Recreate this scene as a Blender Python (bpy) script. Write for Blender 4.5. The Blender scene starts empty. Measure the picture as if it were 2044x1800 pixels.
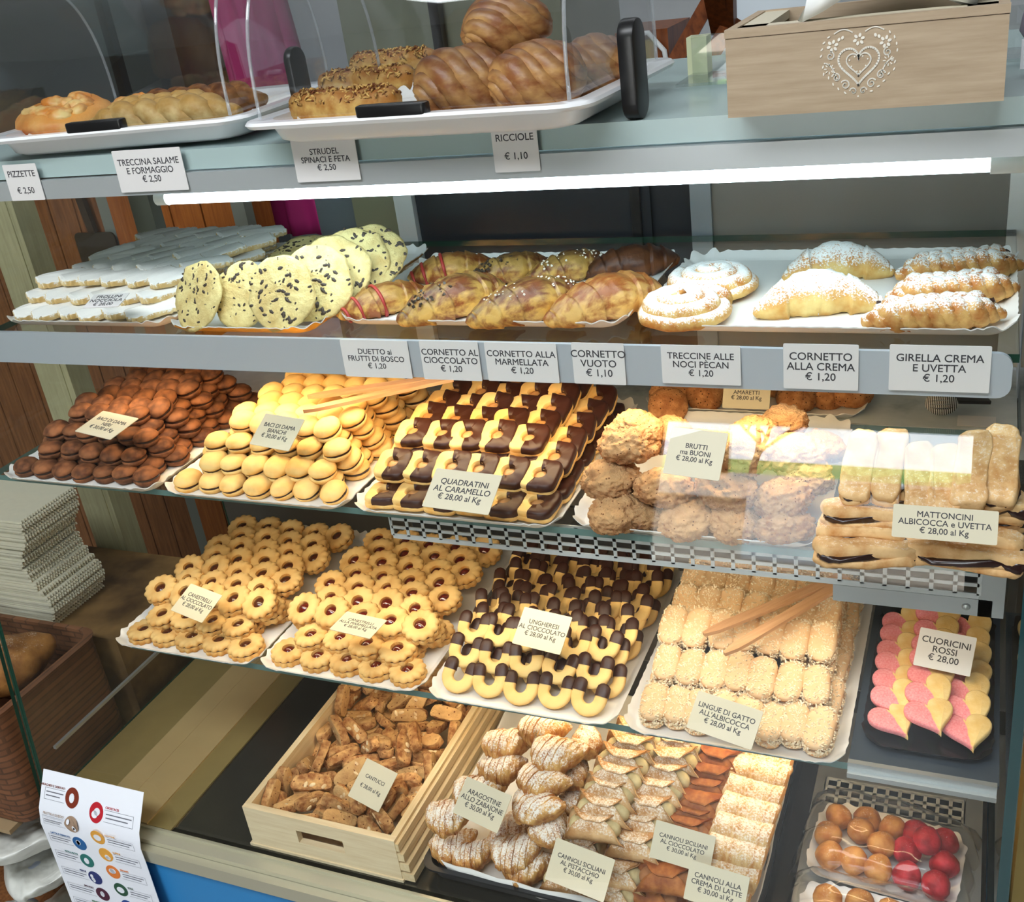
import bpy, math, random
from mathutils import Vector, Matrix, Euler, noise

S = bpy.context.scene
COL = S.collection
PI = math.pi
def rad(a): return a * PI / 180

# ---------------------------------------------------------------- camera
F_PX, W_PX, H_PX = 2126.9, 2044, 1800
EYE = Vector((0, 0, 1.6))
RX = Vector((0.918064, 0.375540, -0.126995))      # camera right
RD = Vector((0.059521, -0.447290, -0.892406))     # camera down
RF = Vector((-0.391938, 0.811727, -0.432994))     # camera forward
cd = bpy.data.cameras.new('camera')
cam = bpy.data.objects.new('camera', cd)
COL.objects.link(cam)
cd.sensor_fit = 'HORIZONTAL'; cd.sensor_width = 36; cd.lens = F_PX / W_PX * 36
cd.clip_start = .02; cd.clip_end = 200
M = Matrix((RX, -RD, -RF)).transposed().to_4x4(); M.translation = EYE
cam.matrix_world = M
S.camera = cam

def ray(px, py): return RX * (px - W_PX / 2) + RD * (py - H_PX / 2) + RF * F_PX
def at(px, py, h):
    """the point of the level h metres below eye height that the lens sees at a photo pixel"""
    r = ray(px, py); return EYE + r * (-h / r.z)
def aty(px, py, y):
    r = ray(px, py); return EYE + r * (y / r.y)
def Z(h): return 1.6 - h

# ---------------------------------------------------------------- colour management, world, big lights
S.view_settings.view_transform = 'Standard'
S.view_settings.look = 'None'
S.view_settings.gamma = 1
S.view_settings.use_curve_mapping = False
S.view_settings.exposure = 0.08
S.cycles.transparent_max_bounces = 24
S.cycles.max_bounces = 8
S.cycles.sample_clamp_indirect = 6

def C(hx):
    v = [int(hx[i:i + 2], 16) / 255 for i in (1, 3, 5)]
    return tuple(x / 12.92 if x <= .04045 else ((x + .055) / 1.055) ** 2.4 for x in v) + (1,)

wd = bpy.data.worlds.new('sky'); S.world = wd; wd.use_nodes = True
bgn = wd.node_tree.nodes['Background']
bgn.inputs['Color'].default_value = (.78, .89, 1, 1); bgn.inputs['Strength'].default_value = 14.0

def area(name, loc, rot, sx, sy, power, color, spread=180):
    l = bpy.data.lights.new(name, 'AREA'); l.shape = 'RECTANGLE'; l.size = sx; l.size_y = sy
    l.energy = power; l.color = color; l.spread = rad(spread)
    o = bpy.data.objects.new(name, l); COL.objects.link(o); o.location = loc; o.rotation_euler = rot
    return o
# shop ceiling lamps (customers' side and staff side)
area('ceiling_lamp', (-.7, -.35, 2.95), (rad(12), 0, 0), 2.2, .7, 62, (.93, .97, 1))
area('ceiling_lamp', (-.6, 2.1, 2.95), (0, 0, 0), 2.4, .5, 9, (.95, .97, 1))
# daylight through the shop window behind the customer
portal = area('window_daylight', (-.6, -2.27, 1.3), (rad(90), 0, 0), 1.3, 1.6, 1, (1, 1, 1)); portal.data.cycles.is_portal = True
sl = bpy.data.lights.new('sun', 'SUN'); sl.energy = 5; sl.color = (1, .96, .9); sl.angle = rad(1)
so = bpy.data.objects.new('sun', sl); COL.objects.link(so); so.rotation_euler = (rad(48), 0, rad(172))   # shines on the street side from over the shop roof
# lamp tubes of the display case (their glass tubes are built with the case)
area('case_lamp_cool', (-.42, 1.0, Z(.236)), (rad(14), 0, 0), .86, .02, .5, (.74, .92, 1))
area('case_lamp_warm', (-.56, .965, Z(.428)), (rad(10), 0, 0), .95, .02, 1.6, (1, .70, .36))
area('case_lamp_warm', (-.5, .925, Z(.622)), (rad(4), 0, 0), 1.0, .02, 1.15, (1, .80, .52))
area('case_lamp_warm', (-.42, .99, Z(.838)), (0, 0, 0), .8, .02, 1.0, (1, .76, .46))

# ---------------------------------------------------------------- materials
MATS = {}
class NT:
    def __init__(s, name):
        s.m = bpy.data.materials.new(name); s.m.use_nodes = True
        s.t = s.m.node_tree; s.t.nodes.clear()
        s.out = s.n('ShaderNodeOutputMaterial')
    def n(s, t, **kw):
        x = s.t.nodes.new(t)
        for k, v in kw.items():
            if hasattr(x, k): setattr(x, k, v)
        return x
    def l(s, a, b): s.t.links.new(a, b)
    def val(s, sock, v):
        if hasattr(v, 'is_linked') or hasattr(v, 'links'): s.l(v, sock)
        else: sock.default_value = v
    def coord(s, kind='Object'):
        return s.n('ShaderNodeTexCoord').outputs[kind]
    def noise(s, scale, detail=3, rough=.55, vec=None, mapscale=None):
        x = s.n('ShaderNodeTexNoise'); x.inputs['Scale'].default_value = scale
        x.inputs['Detail'].default_value = detail; x.inputs['Roughness'].default_value = rough
        v = vec or s.coord()
        if mapscale:
            mp = s.n('ShaderNodeMapping'); mp.inputs['Scale'].default_value = mapscale; s.l(v, mp.inputs['Vector']); v = mp.outputs['Vector']
        s.l(v, x.inputs['Vector']); return x.outputs['Fac']
    def ramp(s, fac, stops):
        r = s.n('ShaderNodeValToRGB'); e = r.color_ramp.elements
        while len(e) < len(stops): e.new(.5)
        for i, (p, c) in enumerate(stops):
            e[i].position = p; e[i].color = c if len(c) == 4 else tuple(c) + (1,)
        s.l(fac, r.inputs['Fac']); return r.outputs['Color']
    def math(s, op, a, b=None, clamp=False):
        x = s.n('ShaderNodeMath', operation=op); x.use_clamp = clamp
        s.val(x.inputs[0], a)
        if b is not None: s.val(x.inputs[1], b)
        return x.outputs[0]
    def mix(s, f, a, b, blend='MIX'):
        x = s.n('ShaderNodeMix', data_type='RGBA', blend_type=blend)
        s.val(x.inputs[0], f); s.val(x.inputs[6], a); s.val(x.inputs[7], b); return x.outputs[2]
    def pr(s, color, rough=.6, metal=0, spec=.5, bump=None, bs=.3, bd=.002, sss=0, trans=0, emis=None, es=0, coat=0):
        p = s.n('ShaderNodeBsdfPrincipled')
        s.val(p.inputs['Base Color'], color); s.val(p.inputs['Roughness'], rough); p.inputs['Metallic'].default_value = metal
        p.inputs['Specular IOR Level'].default_value = spec; p.inputs['Coat Weight'].default_value = coat
        if trans: p.inputs['Transmission Weight'].default_value = trans
        if emis: p.inputs['Emission Color'].default_value = emis; p.inputs['Emission Strength'].default_value = es
        if bump is not None:
            b = s.n('ShaderNodeBump'); b.inputs['Strength'].default_value = bs; b.inputs['Distance'].default_value = bd
            s.l(bump, b.inputs['Height']); s.l(b.outputs['Normal'], p.inputs['Normal'])
        s.l(p.outputs[0], s.out.inputs['Surface']); return p

def plain(name, col, rough=.5, metal=0, spec=.5, bump=0, bscale=80, coat=0, var=0):
    if name in MATS: return MATS[name]
    t = NT(name); c = C(col); color = c
    if var:
        color = t.mix(t.noise(bscale * .4), tuple(x * (1 - var) for x in c[:3]) + (1,), tuple(min(1, x * (1 + var)) for x in c[:3]) + (1,))
    t.pr(color, rough, metal, spec, t.noise(bscale, 4) if bump else None, bump, coat=coat)
    MATS[name] = t.m; return t.m

def food(name, c1, c2, scale=70, bs=.35, bd=.002, rough=.72, bscale=260, dust=0, dustcol='#fffaf2', top=None, lo=.38, hi=.64, var=.18, spec=.3, detail=4, dscale=420, dedge=.5, pores=None, anis=None):
    """baked dough: two tones by noise, a third tone where the crust faces up, icing sugar where it fell from above"""
    if name in MATS: return MATS[name]
    t = NT(name)
    f = t.noise(scale, detail, mapscale=anis)
    col = t.ramp(f, [(lo, C(c1)), (hi, C(c2))])
    nz = t.n('ShaderNodeSeparateXYZ'); t.l(t.coord('Normal'), nz.inputs[0])
    if top:
        tf = t.math('MULTIPLY', t.math('SUBTRACT', nz.outputs[2], .1), t.noise(scale * .6, 3)); tf = t.math('MULTIPLY', tf, 1.7, True)
        col = t.mix(tf, col, C(top))
    if pores:
        v = t.n('ShaderNodeTexVoronoi'); v.inputs['Scale'].default_value = pores[0]; t.l(t.coord(), v.inputs['Vector'])
        col = t.mix(t.math('LESS_THAN', v.outputs['Distance'], pores[1]), col, C(pores[2]))
    ri = t.n('ShaderNodeObjectInfo')
    br = t.math('ADD', t.math('MULTIPLY', ri.outputs['Random'], var), 1 - var / 2)
    hs = t.n('ShaderNodeHueSaturation'); t.l(col, hs.inputs['Color']); t.l(br, hs.inputs['Value']); col = hs.outputs['Color']
    if dust:
        dn = t.noise(dscale, 3, .7); dm = t.noise(60, 2)
        q = t.math('ADD', t.math('MULTIPLY', nz.outputs[2], .55), t.math('ADD', t.math('MULTIPLY', dn, 1.3), t.math('MULTIPLY', dm, .5)))
        q = t.math('MULTIPLY', t.math('SUBTRACT', q, 2.0 - dust), 5 * dedge + 1, True)
        col = t.mix(q, col, C(dustcol))
    t.pr(col, rough, 0, spec, t.noise(bscale, 5, .65), bs, bd)
    MATS[name] = t.m; return t.m

def glassy(name, tint=(1, 1, 1, 1), base=.035, rough=0.0, power=5, haze=0):
    """clear pane or film: see-through with a mirror reflection that grows towards grazing angles"""
    if name in MATS: return MATS[name]
    t = NT(name)
    tr = t.n('ShaderNodeBsdfTransparent'); tr.inputs[0].default_value = tint
    g = t.n('ShaderNodeBsdfGlossy'); g.inputs['Roughness'].default_value = rough
    lw = t.n('ShaderNodeLayerWeight'); lw.inputs['Blend'].default_value = .5
    f = t.math('ADD', t.math('MULTIPLY', t.math('POWER', lw.outputs['Facing'], power), .85), base, True)
    m = t.n('ShaderNodeMixShader'); t.l(f, m.inputs[0]); t.l(tr.outputs[0], m.inputs[1]); t.l(g.outputs[0], m.inputs[2])
    last = m
    if haze:
        d = t.n('ShaderNodeBsdfDiffuse'); d.inputs[0].default_value = (.9, .92, .95, 1)
        m2 = t.n('ShaderNodeMixShader'); m2.inputs[0].default_value = haze
        t.l(m.outputs[0], m2.inputs[1]); t.l(d.outputs[0], m2.inputs[2]); last = m2
    t.l(last.outputs[0], t.out.inputs['Surface'])
    MATS[name] = t.m; return t.m

def wood(name, c1, c2, axis=0, scale=26, rough=.55, bs=.12):
    if name in MATS: return MATS[name]
    t = NT(name); ms = [9, 9, 9]; ms[axis] = .7
    f = t.noise(scale, 5, .6, mapscale=tuple(ms)); g = t.noise(6, 2)
    col = t.mix(t.math('MULTIPLY', g, .35), t.ramp(f, [(.32, C(c1)), (.68, C(c2))]), C(c1))
    t.pr(col, rough, 0, .3, f, bs, .001); MATS[name] = t.m; return t.m

def glow(name, col, strength):
    t = NT(name); e = t.n('ShaderNodeEmission'); e.inputs[0].default_value = col; e.inputs[1].default_value = strength
    t.l(e.outputs[0], t.out.inputs['Surface']); return t.m

# ---------------------------------------------------------------- mesh helpers
class MB:
    def __init__(s): s.v = []; s.f = []; s.mi = []
    def add(s, vs, fs, mi=0):
        o = len(s.v); s.v += [tuple(p) for p in vs]; s.f += [tuple(i + o for i in f) for f in fs]; s.mi += [mi] * len(fs); return s
    def box(s, x0, x1, y0, y1, z0, z1, mi=0):
        vs = [(x, y, z) for z in (z0, z1) for y in (y0, y1) for x in (x0, x1)]
        return s.add(vs, [(0, 2, 3, 1), (4, 5, 7, 6), (0, 1, 5, 4), (2, 6, 7, 3), (0, 4, 6, 2), (1, 3, 7, 5)], mi)
    def obox(s, a, b, w, h, up=(0, 0, 1), mi=0):
        """bar of section w x h from a to b"""
        a = Vector(a); b = Vector(b); d = (b - a).normalized(); u = Vector(up)
        sx = d.cross(u).normalized() * w / 2; sz = sx.cross(d).normalized() * h / 2
        vs = [p + i * sx + j * sz for p in (a, b) for i, j in ((-1, -1), (1, -1), (1, 1), (-1, 1))]
        return s.add(vs, [(3, 2, 1, 0), (4, 5, 6, 7), (0, 1, 5, 4), (1, 2, 6, 5), (2, 3, 7, 6), (3, 0, 4, 7)], mi)
    def loft(s, rings, c0=True, c1=True, loop=False, mi=0, closed=True):
        n = len(rings[0]); vs = [p for r in rings for p in r]; fs = []
        m = len(rings)
        for i in range(m if loop else m - 1):
            a, b = i * n, ((i + 1) % m) * n
            for j in range(n if closed else n - 1):
                k = (j + 1) % n; fs.append((a + j, a + k, b + k, b + j))
        if not loop and closed:
            if c0: fs.append(tuple(range(n - 1, -1, -1)))
            if c1: fs.append(tuple((m - 1) * n + j for j in range(n)))
        return s.add(vs, fs, mi)
    def lathe(s, prof, n=20, mi=0, jit=0, seed=0, sx=1, sy=1):
        rings = []
        for k, (r, z) in enumerate(prof):
            rings.append([(max(r, 1e-5) * sx * math.cos(2 * PI * j / n) * (1 + jit * noise.noise((math.cos(2 * PI * j / n) * 1.3 + seed, math.sin(2 * PI * j / n) * 1.3, z * 40))),
                           max(r, 1e-5) * sy * math.sin(2 * PI * j / n) * (1 + jit * noise.noise((math.cos(2 * PI * j / n) * 1.3 + seed, math.sin(2 * PI * j / n) * 1.3, z * 40))), z) for j in range(n)])
        return s.loft(rings, mi=mi)
    def tube(s, path, r, n=8, mi=0, sq=1.0, up=(0, 0, 1)):
        """round bar along a path; r a number or list; sq flattens it along up"""
        path = [Vector(p) for p in path]; rings = []; m = len(path)
        for i, p in enumerate(path):
            d = (path[min(i + 1, m - 1)] - path[max(i - 1, 0)]).normalized()
            u = Vector(up)
            if abs(d.dot(u)) > .95: u = Vector((1, 0, 0))
            sx = d.cross(u).normalized(); sz = sx.cross(d)
            rr = r[i] if isinstance(r, (list, tuple)) else r
            rings.append([p + sx * rr * math.cos(2 * PI * j / n) + sz * rr * sq * math.sin(2 * PI * j / n) for j in range(n)])
        return s.loft(rings, mi=mi)
    def prism(s, pts, z0, z1, bev=0, mi=0):
        """flat outline (counter-clockwise) raised from z0 to z1, edges rounded by bev"""
        n = len(pts)
        cx = sum(p[0] for p in pts) / n; cy = sum(p[1] for p in pts) / n
        def off(d):
            r = []
            for i in range(n):
                a, b, c = Vector(pts[i - 1][:2]), Vector(pts[i][:2]), Vector(pts[(i + 1) % n][:2])
                t = (c - a)
                if t.length < 1e-9: t = Vector((1, 0))
                t.normalize(); r.append((b.x - t.y * d, b.y + t.x * d))
            return r
        rings = []
        if bev:
            for d, z in ((bev, z0), (bev * .3, z0 + bev * .3), (0, z0 + bev), (0, z1 - bev), (bev * .3, z1 - bev * .3), (bev, z1)):
                rings.append([(x, y, z) for x, y in off(d)])
        else: rings = [[(x, y, z0) for x, y in pts], [(x, y, z1) for x, y in pts]]
        return s.loft(rings, mi=mi)
    def warp(s, fn, start=0):
        s.v[start:] = [tuple(fn(Vector(p))) for p in s.v[start:]]; return s
    def rough(s, amp, scale, seed=0, octs=3, along=None):
        for i, p in enumerate(s.v):
            q = Vector(p) * scale + Vector((seed * 7.3, seed * 3.1, seed))
            d = Vector((noise.fractal(q, .8, 2, octs), noise.fractal(q + Vector((31, 7, 3)), .8, 2, octs), noise.fractal(q + Vector((5, 43, 17)), .8, 2, octs)))
            s.v[i] = tuple(Vector(p) + d * amp)
        return s
    def mesh(s, name, mats, smooth=38):
        me = bpy.data.meshes.new(name); me.from_pydata(s.v, [], s.f)
        for m in (mats if isinstance(mats, (list, tuple)) else [mats]): me.materials.append(m)
        if any(s.mi): me.polygons.foreach_set('material_index', s.mi)
        if smooth:
            me.polygons.foreach_set('use_smooth', [True] * len(me.polygons))
            if smooth < 180: me.set_sharp_from_angle(angle=rad(smooth))
        me.update(); return me

def ball(sub=3, sx=1, sy=1, sz=1):
    import bmesh
    bm = bmesh.new(); bmesh.ops.create_icosphere(bm, subdivisions=sub, radius=1)
    b = MB(); b.add([(v.co.x * sx, v.co.y * sy, v.co.z * sz) for v in bm.verts], [[v.index for v in f.verts] for f in bm.faces]); bm.free(); return b

def ob(name, me, parent=None, mtx=None, label=None):
    o = bpy.data.objects.new(name, me); COL.objects.link(o)
    if parent: o.parent = parent
    if mtx is not None: o.matrix_local = mtx if isinstance(mtx, Matrix) else Matrix.Translation(mtx)
    if label: o['label'] = label
    return o
def tag(o, label, cat, group=None):
    o['label'] = label; o['category'] = cat
    if group: o['group'] = group
    return o
def thing(name, label, cat, mtx=None, group=None):
    o = ob(name, None, None, mtx); return tag(o, label, cat, group)
def struct(name, me, mtx=None):
    o = ob(name, me, None, mtx); o['kind'] = 'structure'; return o
def spawn(spec, name, label, cat, mtx, group=None):
    """one more individual of a kind: spec is a mesh, or a list of (part name, mesh[, label]) sharing mesh data"""
    if not isinstance(spec, list): return tag(ob(name, spec, None, mtx), label, cat, group)
    r = thing(name, label, cat, mtx, group)
    for p in spec:
        o = ob(p[0], p[1], r)
        if len(p) > 2: o['label'] = p[2]
        if len(p) > 3 and p[3]: o['kind'] = p[3]
    return r
def TM(x, y, z, rx=0, ry=0, rz=0, s=1):
    return Matrix.Translation((x, y, z)) @ Euler((rad(rx), rad(ry), rad(rz)), 'XYZ').to_matrix().to_4x4() @ Matrix.Diagonal((s, s, s, 1))
def ZX(p, yaw=0, tilt=0, roll=0, s=1):
    """yaw about z, then tilt about the turned x, then roll about the tilted z"""
    return Matrix.Translation(p) @ Matrix.Rotation(rad(yaw), 4, 'Z') @ Matrix.Rotation(rad(tilt), 4, 'X') @ Matrix.Rotation(rad(roll), 4, 'Z') @ Matrix.Diagonal((s, s, s, 1))
ORD = 'first second third fourth fifth sixth seventh eighth ninth tenth eleventh twelfth thirteenth fourteenth fifteenth sixteenth seventeenth eighteenth'.split()
R = random.Random(7)

INK = plain('printed_ink', '#3b3a40', .7)
CARD = plain('white_card', '#dedcdc', .55, var=.02)
CREAM = plain('cream_card', '#d2cab0', .5, var=.02)
def text(body, size, mat, parent, mtx, align='CENTER', bold=.0, sl=1.0, name='lettering', font_ex=.00008):
    cu = bpy.data.curves.new(name, 'FONT'); cu.body = body; cu.size = size; cu.align_x = align; cu.align_y = 'CENTER'
    cu.extrude = font_ex; cu.bevel_depth = .010 * size; cu.bevel_resolution = 0; cu.space_line = sl; cu.resolution_u = 4
    cu.materials.append(mat); return ob(name, cu, parent, mtx)

def rrect(w, d, r, n=8):
    """rounded rectangle outline centred on 0, counter-clockwise"""
    pts = []
    for cx, cy, a0 in ((w / 2 - r, -d / 2 + r, -90), (w / 2 - r, d / 2 - r, 0), (-w / 2 + r, d / 2 - r, 90), (-w / 2 + r, -d / 2 + r, 180)):
        for k in range(n + 1):
            a = rad(a0 + 90 * k / n); pts.append((cx + r * math.cos(a), cy + r * math.sin(a)))
    return pts

# ================================================================ ROOM
H1, H2, H3, H4, H5 = .166, .378, .56,   .812, 1.07
XL, XR = -1.235, .062
m_floor = plain('floor_tiles', '#7d7468', .35, var=.1)
m_wall = plain('wall_paint', '#c9ced2', .8, var=.03)
m_wallw = plain('warm_wall_paint', '#a9a49a', .8, var=.05)
YF, YB, WX0, WX1 = -2.3, 3.0, -3.6, 1.9
struct('floor', MB().box(WX0, WX1, YF, YB, -.05, 0).mesh('floor', m_floor))
struct('ceiling', MB().box(WX0, WX1, YF, YB, 3.0, 3.05).mesh('ceiling', plain('ceiling_paint', '#e2e4e4', .9)))
struct('wall_back', MB().box(WX0, WX1, YB, YB + .05, 0, 3).mesh('wall_back', m_wall))
struct('wall_left', MB().box(WX0 - .05, WX0, YF, YB, 0, 3).mesh('wall_left', m_wallw))
struct('wall_right', MB().box(WX1, WX1 + .05, YF, YB, 0, 3).mesh('wall_right', m_wallw))
# street wall behind the customer, with the shop window
wx0, wx1, wz0, wz1 = -1.2, .06, .55, 2.06
struct('wall_front', MB().box(WX0, wx0, YF - .12, YF, 0, 3).box(wx1, WX1, YF - .12, YF, 0, 3).box(wx0, wx1, YF - .12, YF, 0, wz0).box(wx0, wx1, YF - .12, YF, wz1, 3).mesh('wall_front', plain('front_wall_paint', '#77726c', .85)))
struct('window_1', MB().box(wx0, wx1, YF - .08, YF - .04, wz0, wz0 + .04).box(wx0, wx1, YF - .08, YF - .04, wz1 - .04, wz1).box(wx0, wx0 + .04, YF - .08, YF - .04, wz0, wz1).box(wx1 - .04, wx1, YF - .08, YF - .04, wz0, wz1).mesh('window_frame', plain('window_frame_paint', '#50504e', .5)))
# outside: green bank, house, bare tree
struct('ground_outside', MB().box(-20, 16, -40, YF - .3, -.4, -.3).mesh('ground_outside', plain('tarmac', '#8f8f8d', .9)))
tag(ob('grass_bank', MB().add([(-16, -10, 2.2), (12, -10, 2.2), (12, -15, 4.25), (-16, -15, 4.25), (-16, -15, -.3), (12, -15, -.3), (-16, -10, -.3), (12, -10, -.3)], [(0, 1, 2, 3), (3, 2, 5, 4), (0, 3, 4, 6), (1, 7, 5, 2), (0, 6, 7, 1)]).mesh('grass_bank', plain('lawn', '#8fb35a', .9))), 'green grass bank outside the shop window', 'grass')
hs_ = thing('house', 'low pale house across the street, reflected in the glass', 'house', TM(0, 0, 0))
ob('wall', MB().box(-5, 2.5, -9.6, -9.0, -.3, 2.45).mesh('wall', plain('house_wall', '#c9b7a4', .9)), hs_)
ob('roof', MB().add([(-5.2, -8.7, 2.4), (2.7, -8.7, 2.4), (2.7, -9.8, 3.0), (-5.2, -9.8, 3.0), (-5.2, -9.8, 2.4), (2.7, -9.8, 2.4)], [(0, 1, 2, 3), (0, 3, 4), (1, 5, 2), (0, 4, 5, 1), (3, 2, 5, 4)]).mesh('roof', plain('house_roof', '#a8a49c', .8)), hs_)
tag(ob('delivery_van', MB().box(-1.55, -.75, -8.2, -6.4, .5, 2.3).mesh('delivery_van', plain('white_van_paint', '#ffffff', .5))), 'white van parked outside the window, reflected in the glass', 'van')
t = thing('bare_tree', 'leafless tree standing outside the shop window', 'tree', TM(-2.75, -13, 3.43))
def tree(b, p, d, r, L, k, rng):
    pts = [p]; dd = d.copy()
    for i in range(3):
        dd = (dd + Vector((rng.uniform(-.18, .18), rng.uniform(-.18, .18), rng.uniform(-.05, .12)))).normalized(); pts.append(pts[-1] + dd * L / 3)
    b.tube(pts, [r, r * .9, r * .8, r * .68], 5)
    if k == 0: return
    for i in range(3 if k < 5 else 4):
        a = rng.uniform(0, 2 * PI); sp = rng.uniform(.35, .75)
        nd = (dd + Vector((math.cos(a) * sp, math.sin(a) * sp * .6, rng.uniform(-.1, .3)))).normalized()
        tree(b, pts[-1] if i < 2 else pts[2], nd, r * .62, L * rng.uniform(.66, .8), k - 1, rng)
tb = MB(); rr = random.Random(5)
tree(tb, Vector((0, 0, 0)), Vector((0, 0, 1)), .06, .85, 5, rr)
ob('branches', tb.mesh('branches', plain('bark', '#6b5848', .9)), t)

# ================================================================ DISPLAY CASE
def gy(h):
    P = [(.165, .985), (.25, .965), (.33, .936), (.41, .902), (.48, .877), (.56, .850), (.65, .837), (.75, .827), (.9, .809), (1.08, .789)]
    for (a, b), (c, d) in zip(P, P[1:]):
        if h <= c: return b + (d - b) * (h - a) / (c - a)
    return P[-1][1]
def gy_s(h): return sum(gy(h + d) for d in (-.03, -.015, 0, .015, .03)) / 5 if .2 < h < 1.04 else gy(h)
m_glass = glassy('case_glass', (.985, .995, .99, 1), .03)
m_edge = plain('green_glass_edge', '#0e3a2c', .08, spec=.8)
m_edge2 = plain('pale_glass_edge', '#5f7d78', .12, spec=.8)
m_alu = plain('brushed_aluminium', '#b9bdbd', .38, .75, bump=.04, bscale=300)
m_alul = plain('satin_aluminium', '#cfd3d3', .45, .25, bump=.03)
m_steel = plain('deck_steel', '#57564f', .2, .8, bump=.02, var=.15)
case = thing('display_case', 'long glass pastry display case with lit shelves full of biscuits', 'display case', TM(0, 0, 0))
hs = [.205 + (1.072 - .205) * i / 34 for i in range(35)]
b = MB(); prof_o = [(gy_s(h), Z(h)) for h in hs]; prof_i = [(y + .006, z) for y, z in prof_o]
n = len(hs)
for pr_, sgn in ((prof_o, 1), (prof_i, -1)):
    vs = [(x, y, z) for x in (XL, XR) for y, z in pr_]
    fs = [(i, i + 1, n + i + 1, n + i) if sgn > 0 else (i, n + i, n + i + 1, i + 1) for i in range(n - 1)]
    b.add(vs, fs, 0)
for x in (XL, XR):
    vs = [(x, y, z) for y, z in prof_o] + [(x, y, z) for y, z in prof_i]
    b.add(vs, [(i, n + i, n + i + 1, i + 1) for i in range(n - 1)], 1)
ob('front_glass', b.mesh('front_glass', [m_glass, m_edge], 60), case)
def side_glass(x, name, edge):
    b = MB(); out = [(gy_s(h) + .008, Z(h)) for h in hs] + [(1.33, Z(1.072)), (1.33, Z(.205))]
    k = len(out)
    b.add([(x, y, z) for y, z in out], [tuple(range(k))], 0); b.add([(x + .01, y, z) for y, z in out], [tuple(range(k - 1, -1, -1))], 0)
    b.add([(x, y, z) for y, z in out] + [(x + .01, y, z) for y, z in out], [(i, k + i, k + (i + 1) % k, (i + 1) % k) for i in range(k)], 1)
    return ob('end_glass', b.mesh(name, [m_glass, edge], 20), case)
side_glass(XL, 'end_glass_a', m_edge); side_glass(XR - .01, 'end_glass_b', plain('blue_green_glass_edge', '#1d4448', .1, spec=.8))
ob('end_glass_strip', MB().box(XL + .011, XL + .016, .835, 1.32, Z(.998), Z(.993)).mesh('end_strip', m_alu), case)  # thin pale strip along the end glass

# top plate, fascia, lamp
m_top = plain('frosted_glass_top', '#a9bdbd', .22, .0, .6)
ob('top_panel', MB().box(XL - .1, XR + .1, .975, 1.40, Z(.19), Z(H1 + .002)).mesh('top_panel', m_top), case)
ob('front_fascia', MB().box(XL - .1, XR + .1, .968, .988, Z(.2145), Z(.192)).mesh('front_fascia', plain('grey_fascia', '#b3b9bb', .35, .3)), case)
lt = ob('light_tube', MB().tube([(x, 1.0, Z(.226)) for x in [-.878 + .883 * i / 12 for i in range(13)]], .0078, 12).mesh('light_tube', glow('cool_tube_glow', (.78, .92, 1, 1), 9)), case)
ob('tube_socket', MB().tube([(.004, 1.0, Z(.226)), (.03, 1.0, Z(.226))], .0095, 12).tube([(.02, 1.0, Z(.226)), (.03, 1.0, Z(.215)), (.024, 1.0, Z(.205))], .004, 8).mesh('tube_socket', plain('white_plastic', '#e9ebe8', .4)), lt)
ob('tube_socket', MB().tube([(-.881, 1.0, Z(.226)), (-.897, 1.0, Z(.226))], .0085, 12).box(-.897, -.884, .996, 1.004, Z(.226), Z(.2)).mesh('tube_socket', plain('white_plastic', '#e9ebe8', .4)), lt)

# shelves
def slab(name, x0, x1, y0, y1, z0, z1, me, mf=None):
    b = MB().box(x0, x1, y0, y1, z0, z1)
    b.mi = [0, 0, 1, 1, 1, 1]
    return ob(name, b.mesh(name, [mf or m_glass, me], 0), case)
SY2 = .945
slab('glass_shelf', XL + .045, XR - .025, SY2, 1.33, Z(H2 + .008), Z(H2), m_edge)
pts = rrect(XR - .03 - (XL + .05), .042, .012, 5); cx = (XR - .03 + XL + .05) / 2
sh = MB().prism(pts, -.0025, .0025); sh.warp(lambda p: (p.x + cx, SY2 - .006 + p.z, Z(.3955) + p.y))
ob('shelf_front_strip', sh.mesh('shelf_front_strip', plain('frosted_strip', '#b4bcc4', .3, .15)), case)
slab('glass_shelf', XL + .03, XR - .02, .888, 1.17, Z(H3 + .008), Z(H3), m_edge2)
t = NT('marble'); f = t.noise(5, 6, .65); f2 = t.noise(60, 3)
t.pr(t.mix(t.math('MULTIPLY', f2, .25), t.ramp(f, [(.36, C('#8e9aa2')), (.47, C('#c9d2d6')), (.62, C('#e2e8ea'))]), C('#9aa4aa')), .25); m_marble = t.m
ob('marble_top', MB().box(XL + .03, XR - .012, 1.172, 1.50, Z(H3 + .035), Z(H3)).mesh('marble_top', m_marble), case)
slab('glass_shelf', -1.055, XR - .02, .885, 1.19, Z(H4 + .010), Z(H4 + .001), m_edge2)
def grille(name, x0, x1, nx, rows, y, ztop, cell, bar, solid, m, flat=False):
    """perforated sheet: square holes between bars, a solid margin below (upright) or around (flat)"""
    b = MB(); px = (x1 - x0) / nx; t_ = .0015
    for i in range(nx + 1): b.box(x0 + i * px - bar / 2, x0 + i * px + bar / 2, 0, t_, -rows * cell, 0)
    for j in range(rows + 1): b.box(x0, x1, 0, t_, -j * cell - bar / 2, -j * cell + bar / 2)
    b.box(x0, x1, 0, t_, -rows * cell - solid, -rows * cell - bar / 2)
    b.warp((lambda p: (p.x, y + p.z, ztop - p.y)) if flat else (lambda p: (p.x, y + p.y, ztop + p.z)))
    return ob(name, b.mesh(name, m, 0), case)
grille('ventilation_grille', -.60, .018, 30, 3, .90, Z(.5665), .0110, .0038, .004, m_alul)
ob('shelf_bracket', MB().box(-.112, .03, .901, .9035, Z(.623), Z(.6045)).box(.018, .04, .901, .904, Z(.623), Z(.566)).mesh('shelf_bracket', m_alu), case)
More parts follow.
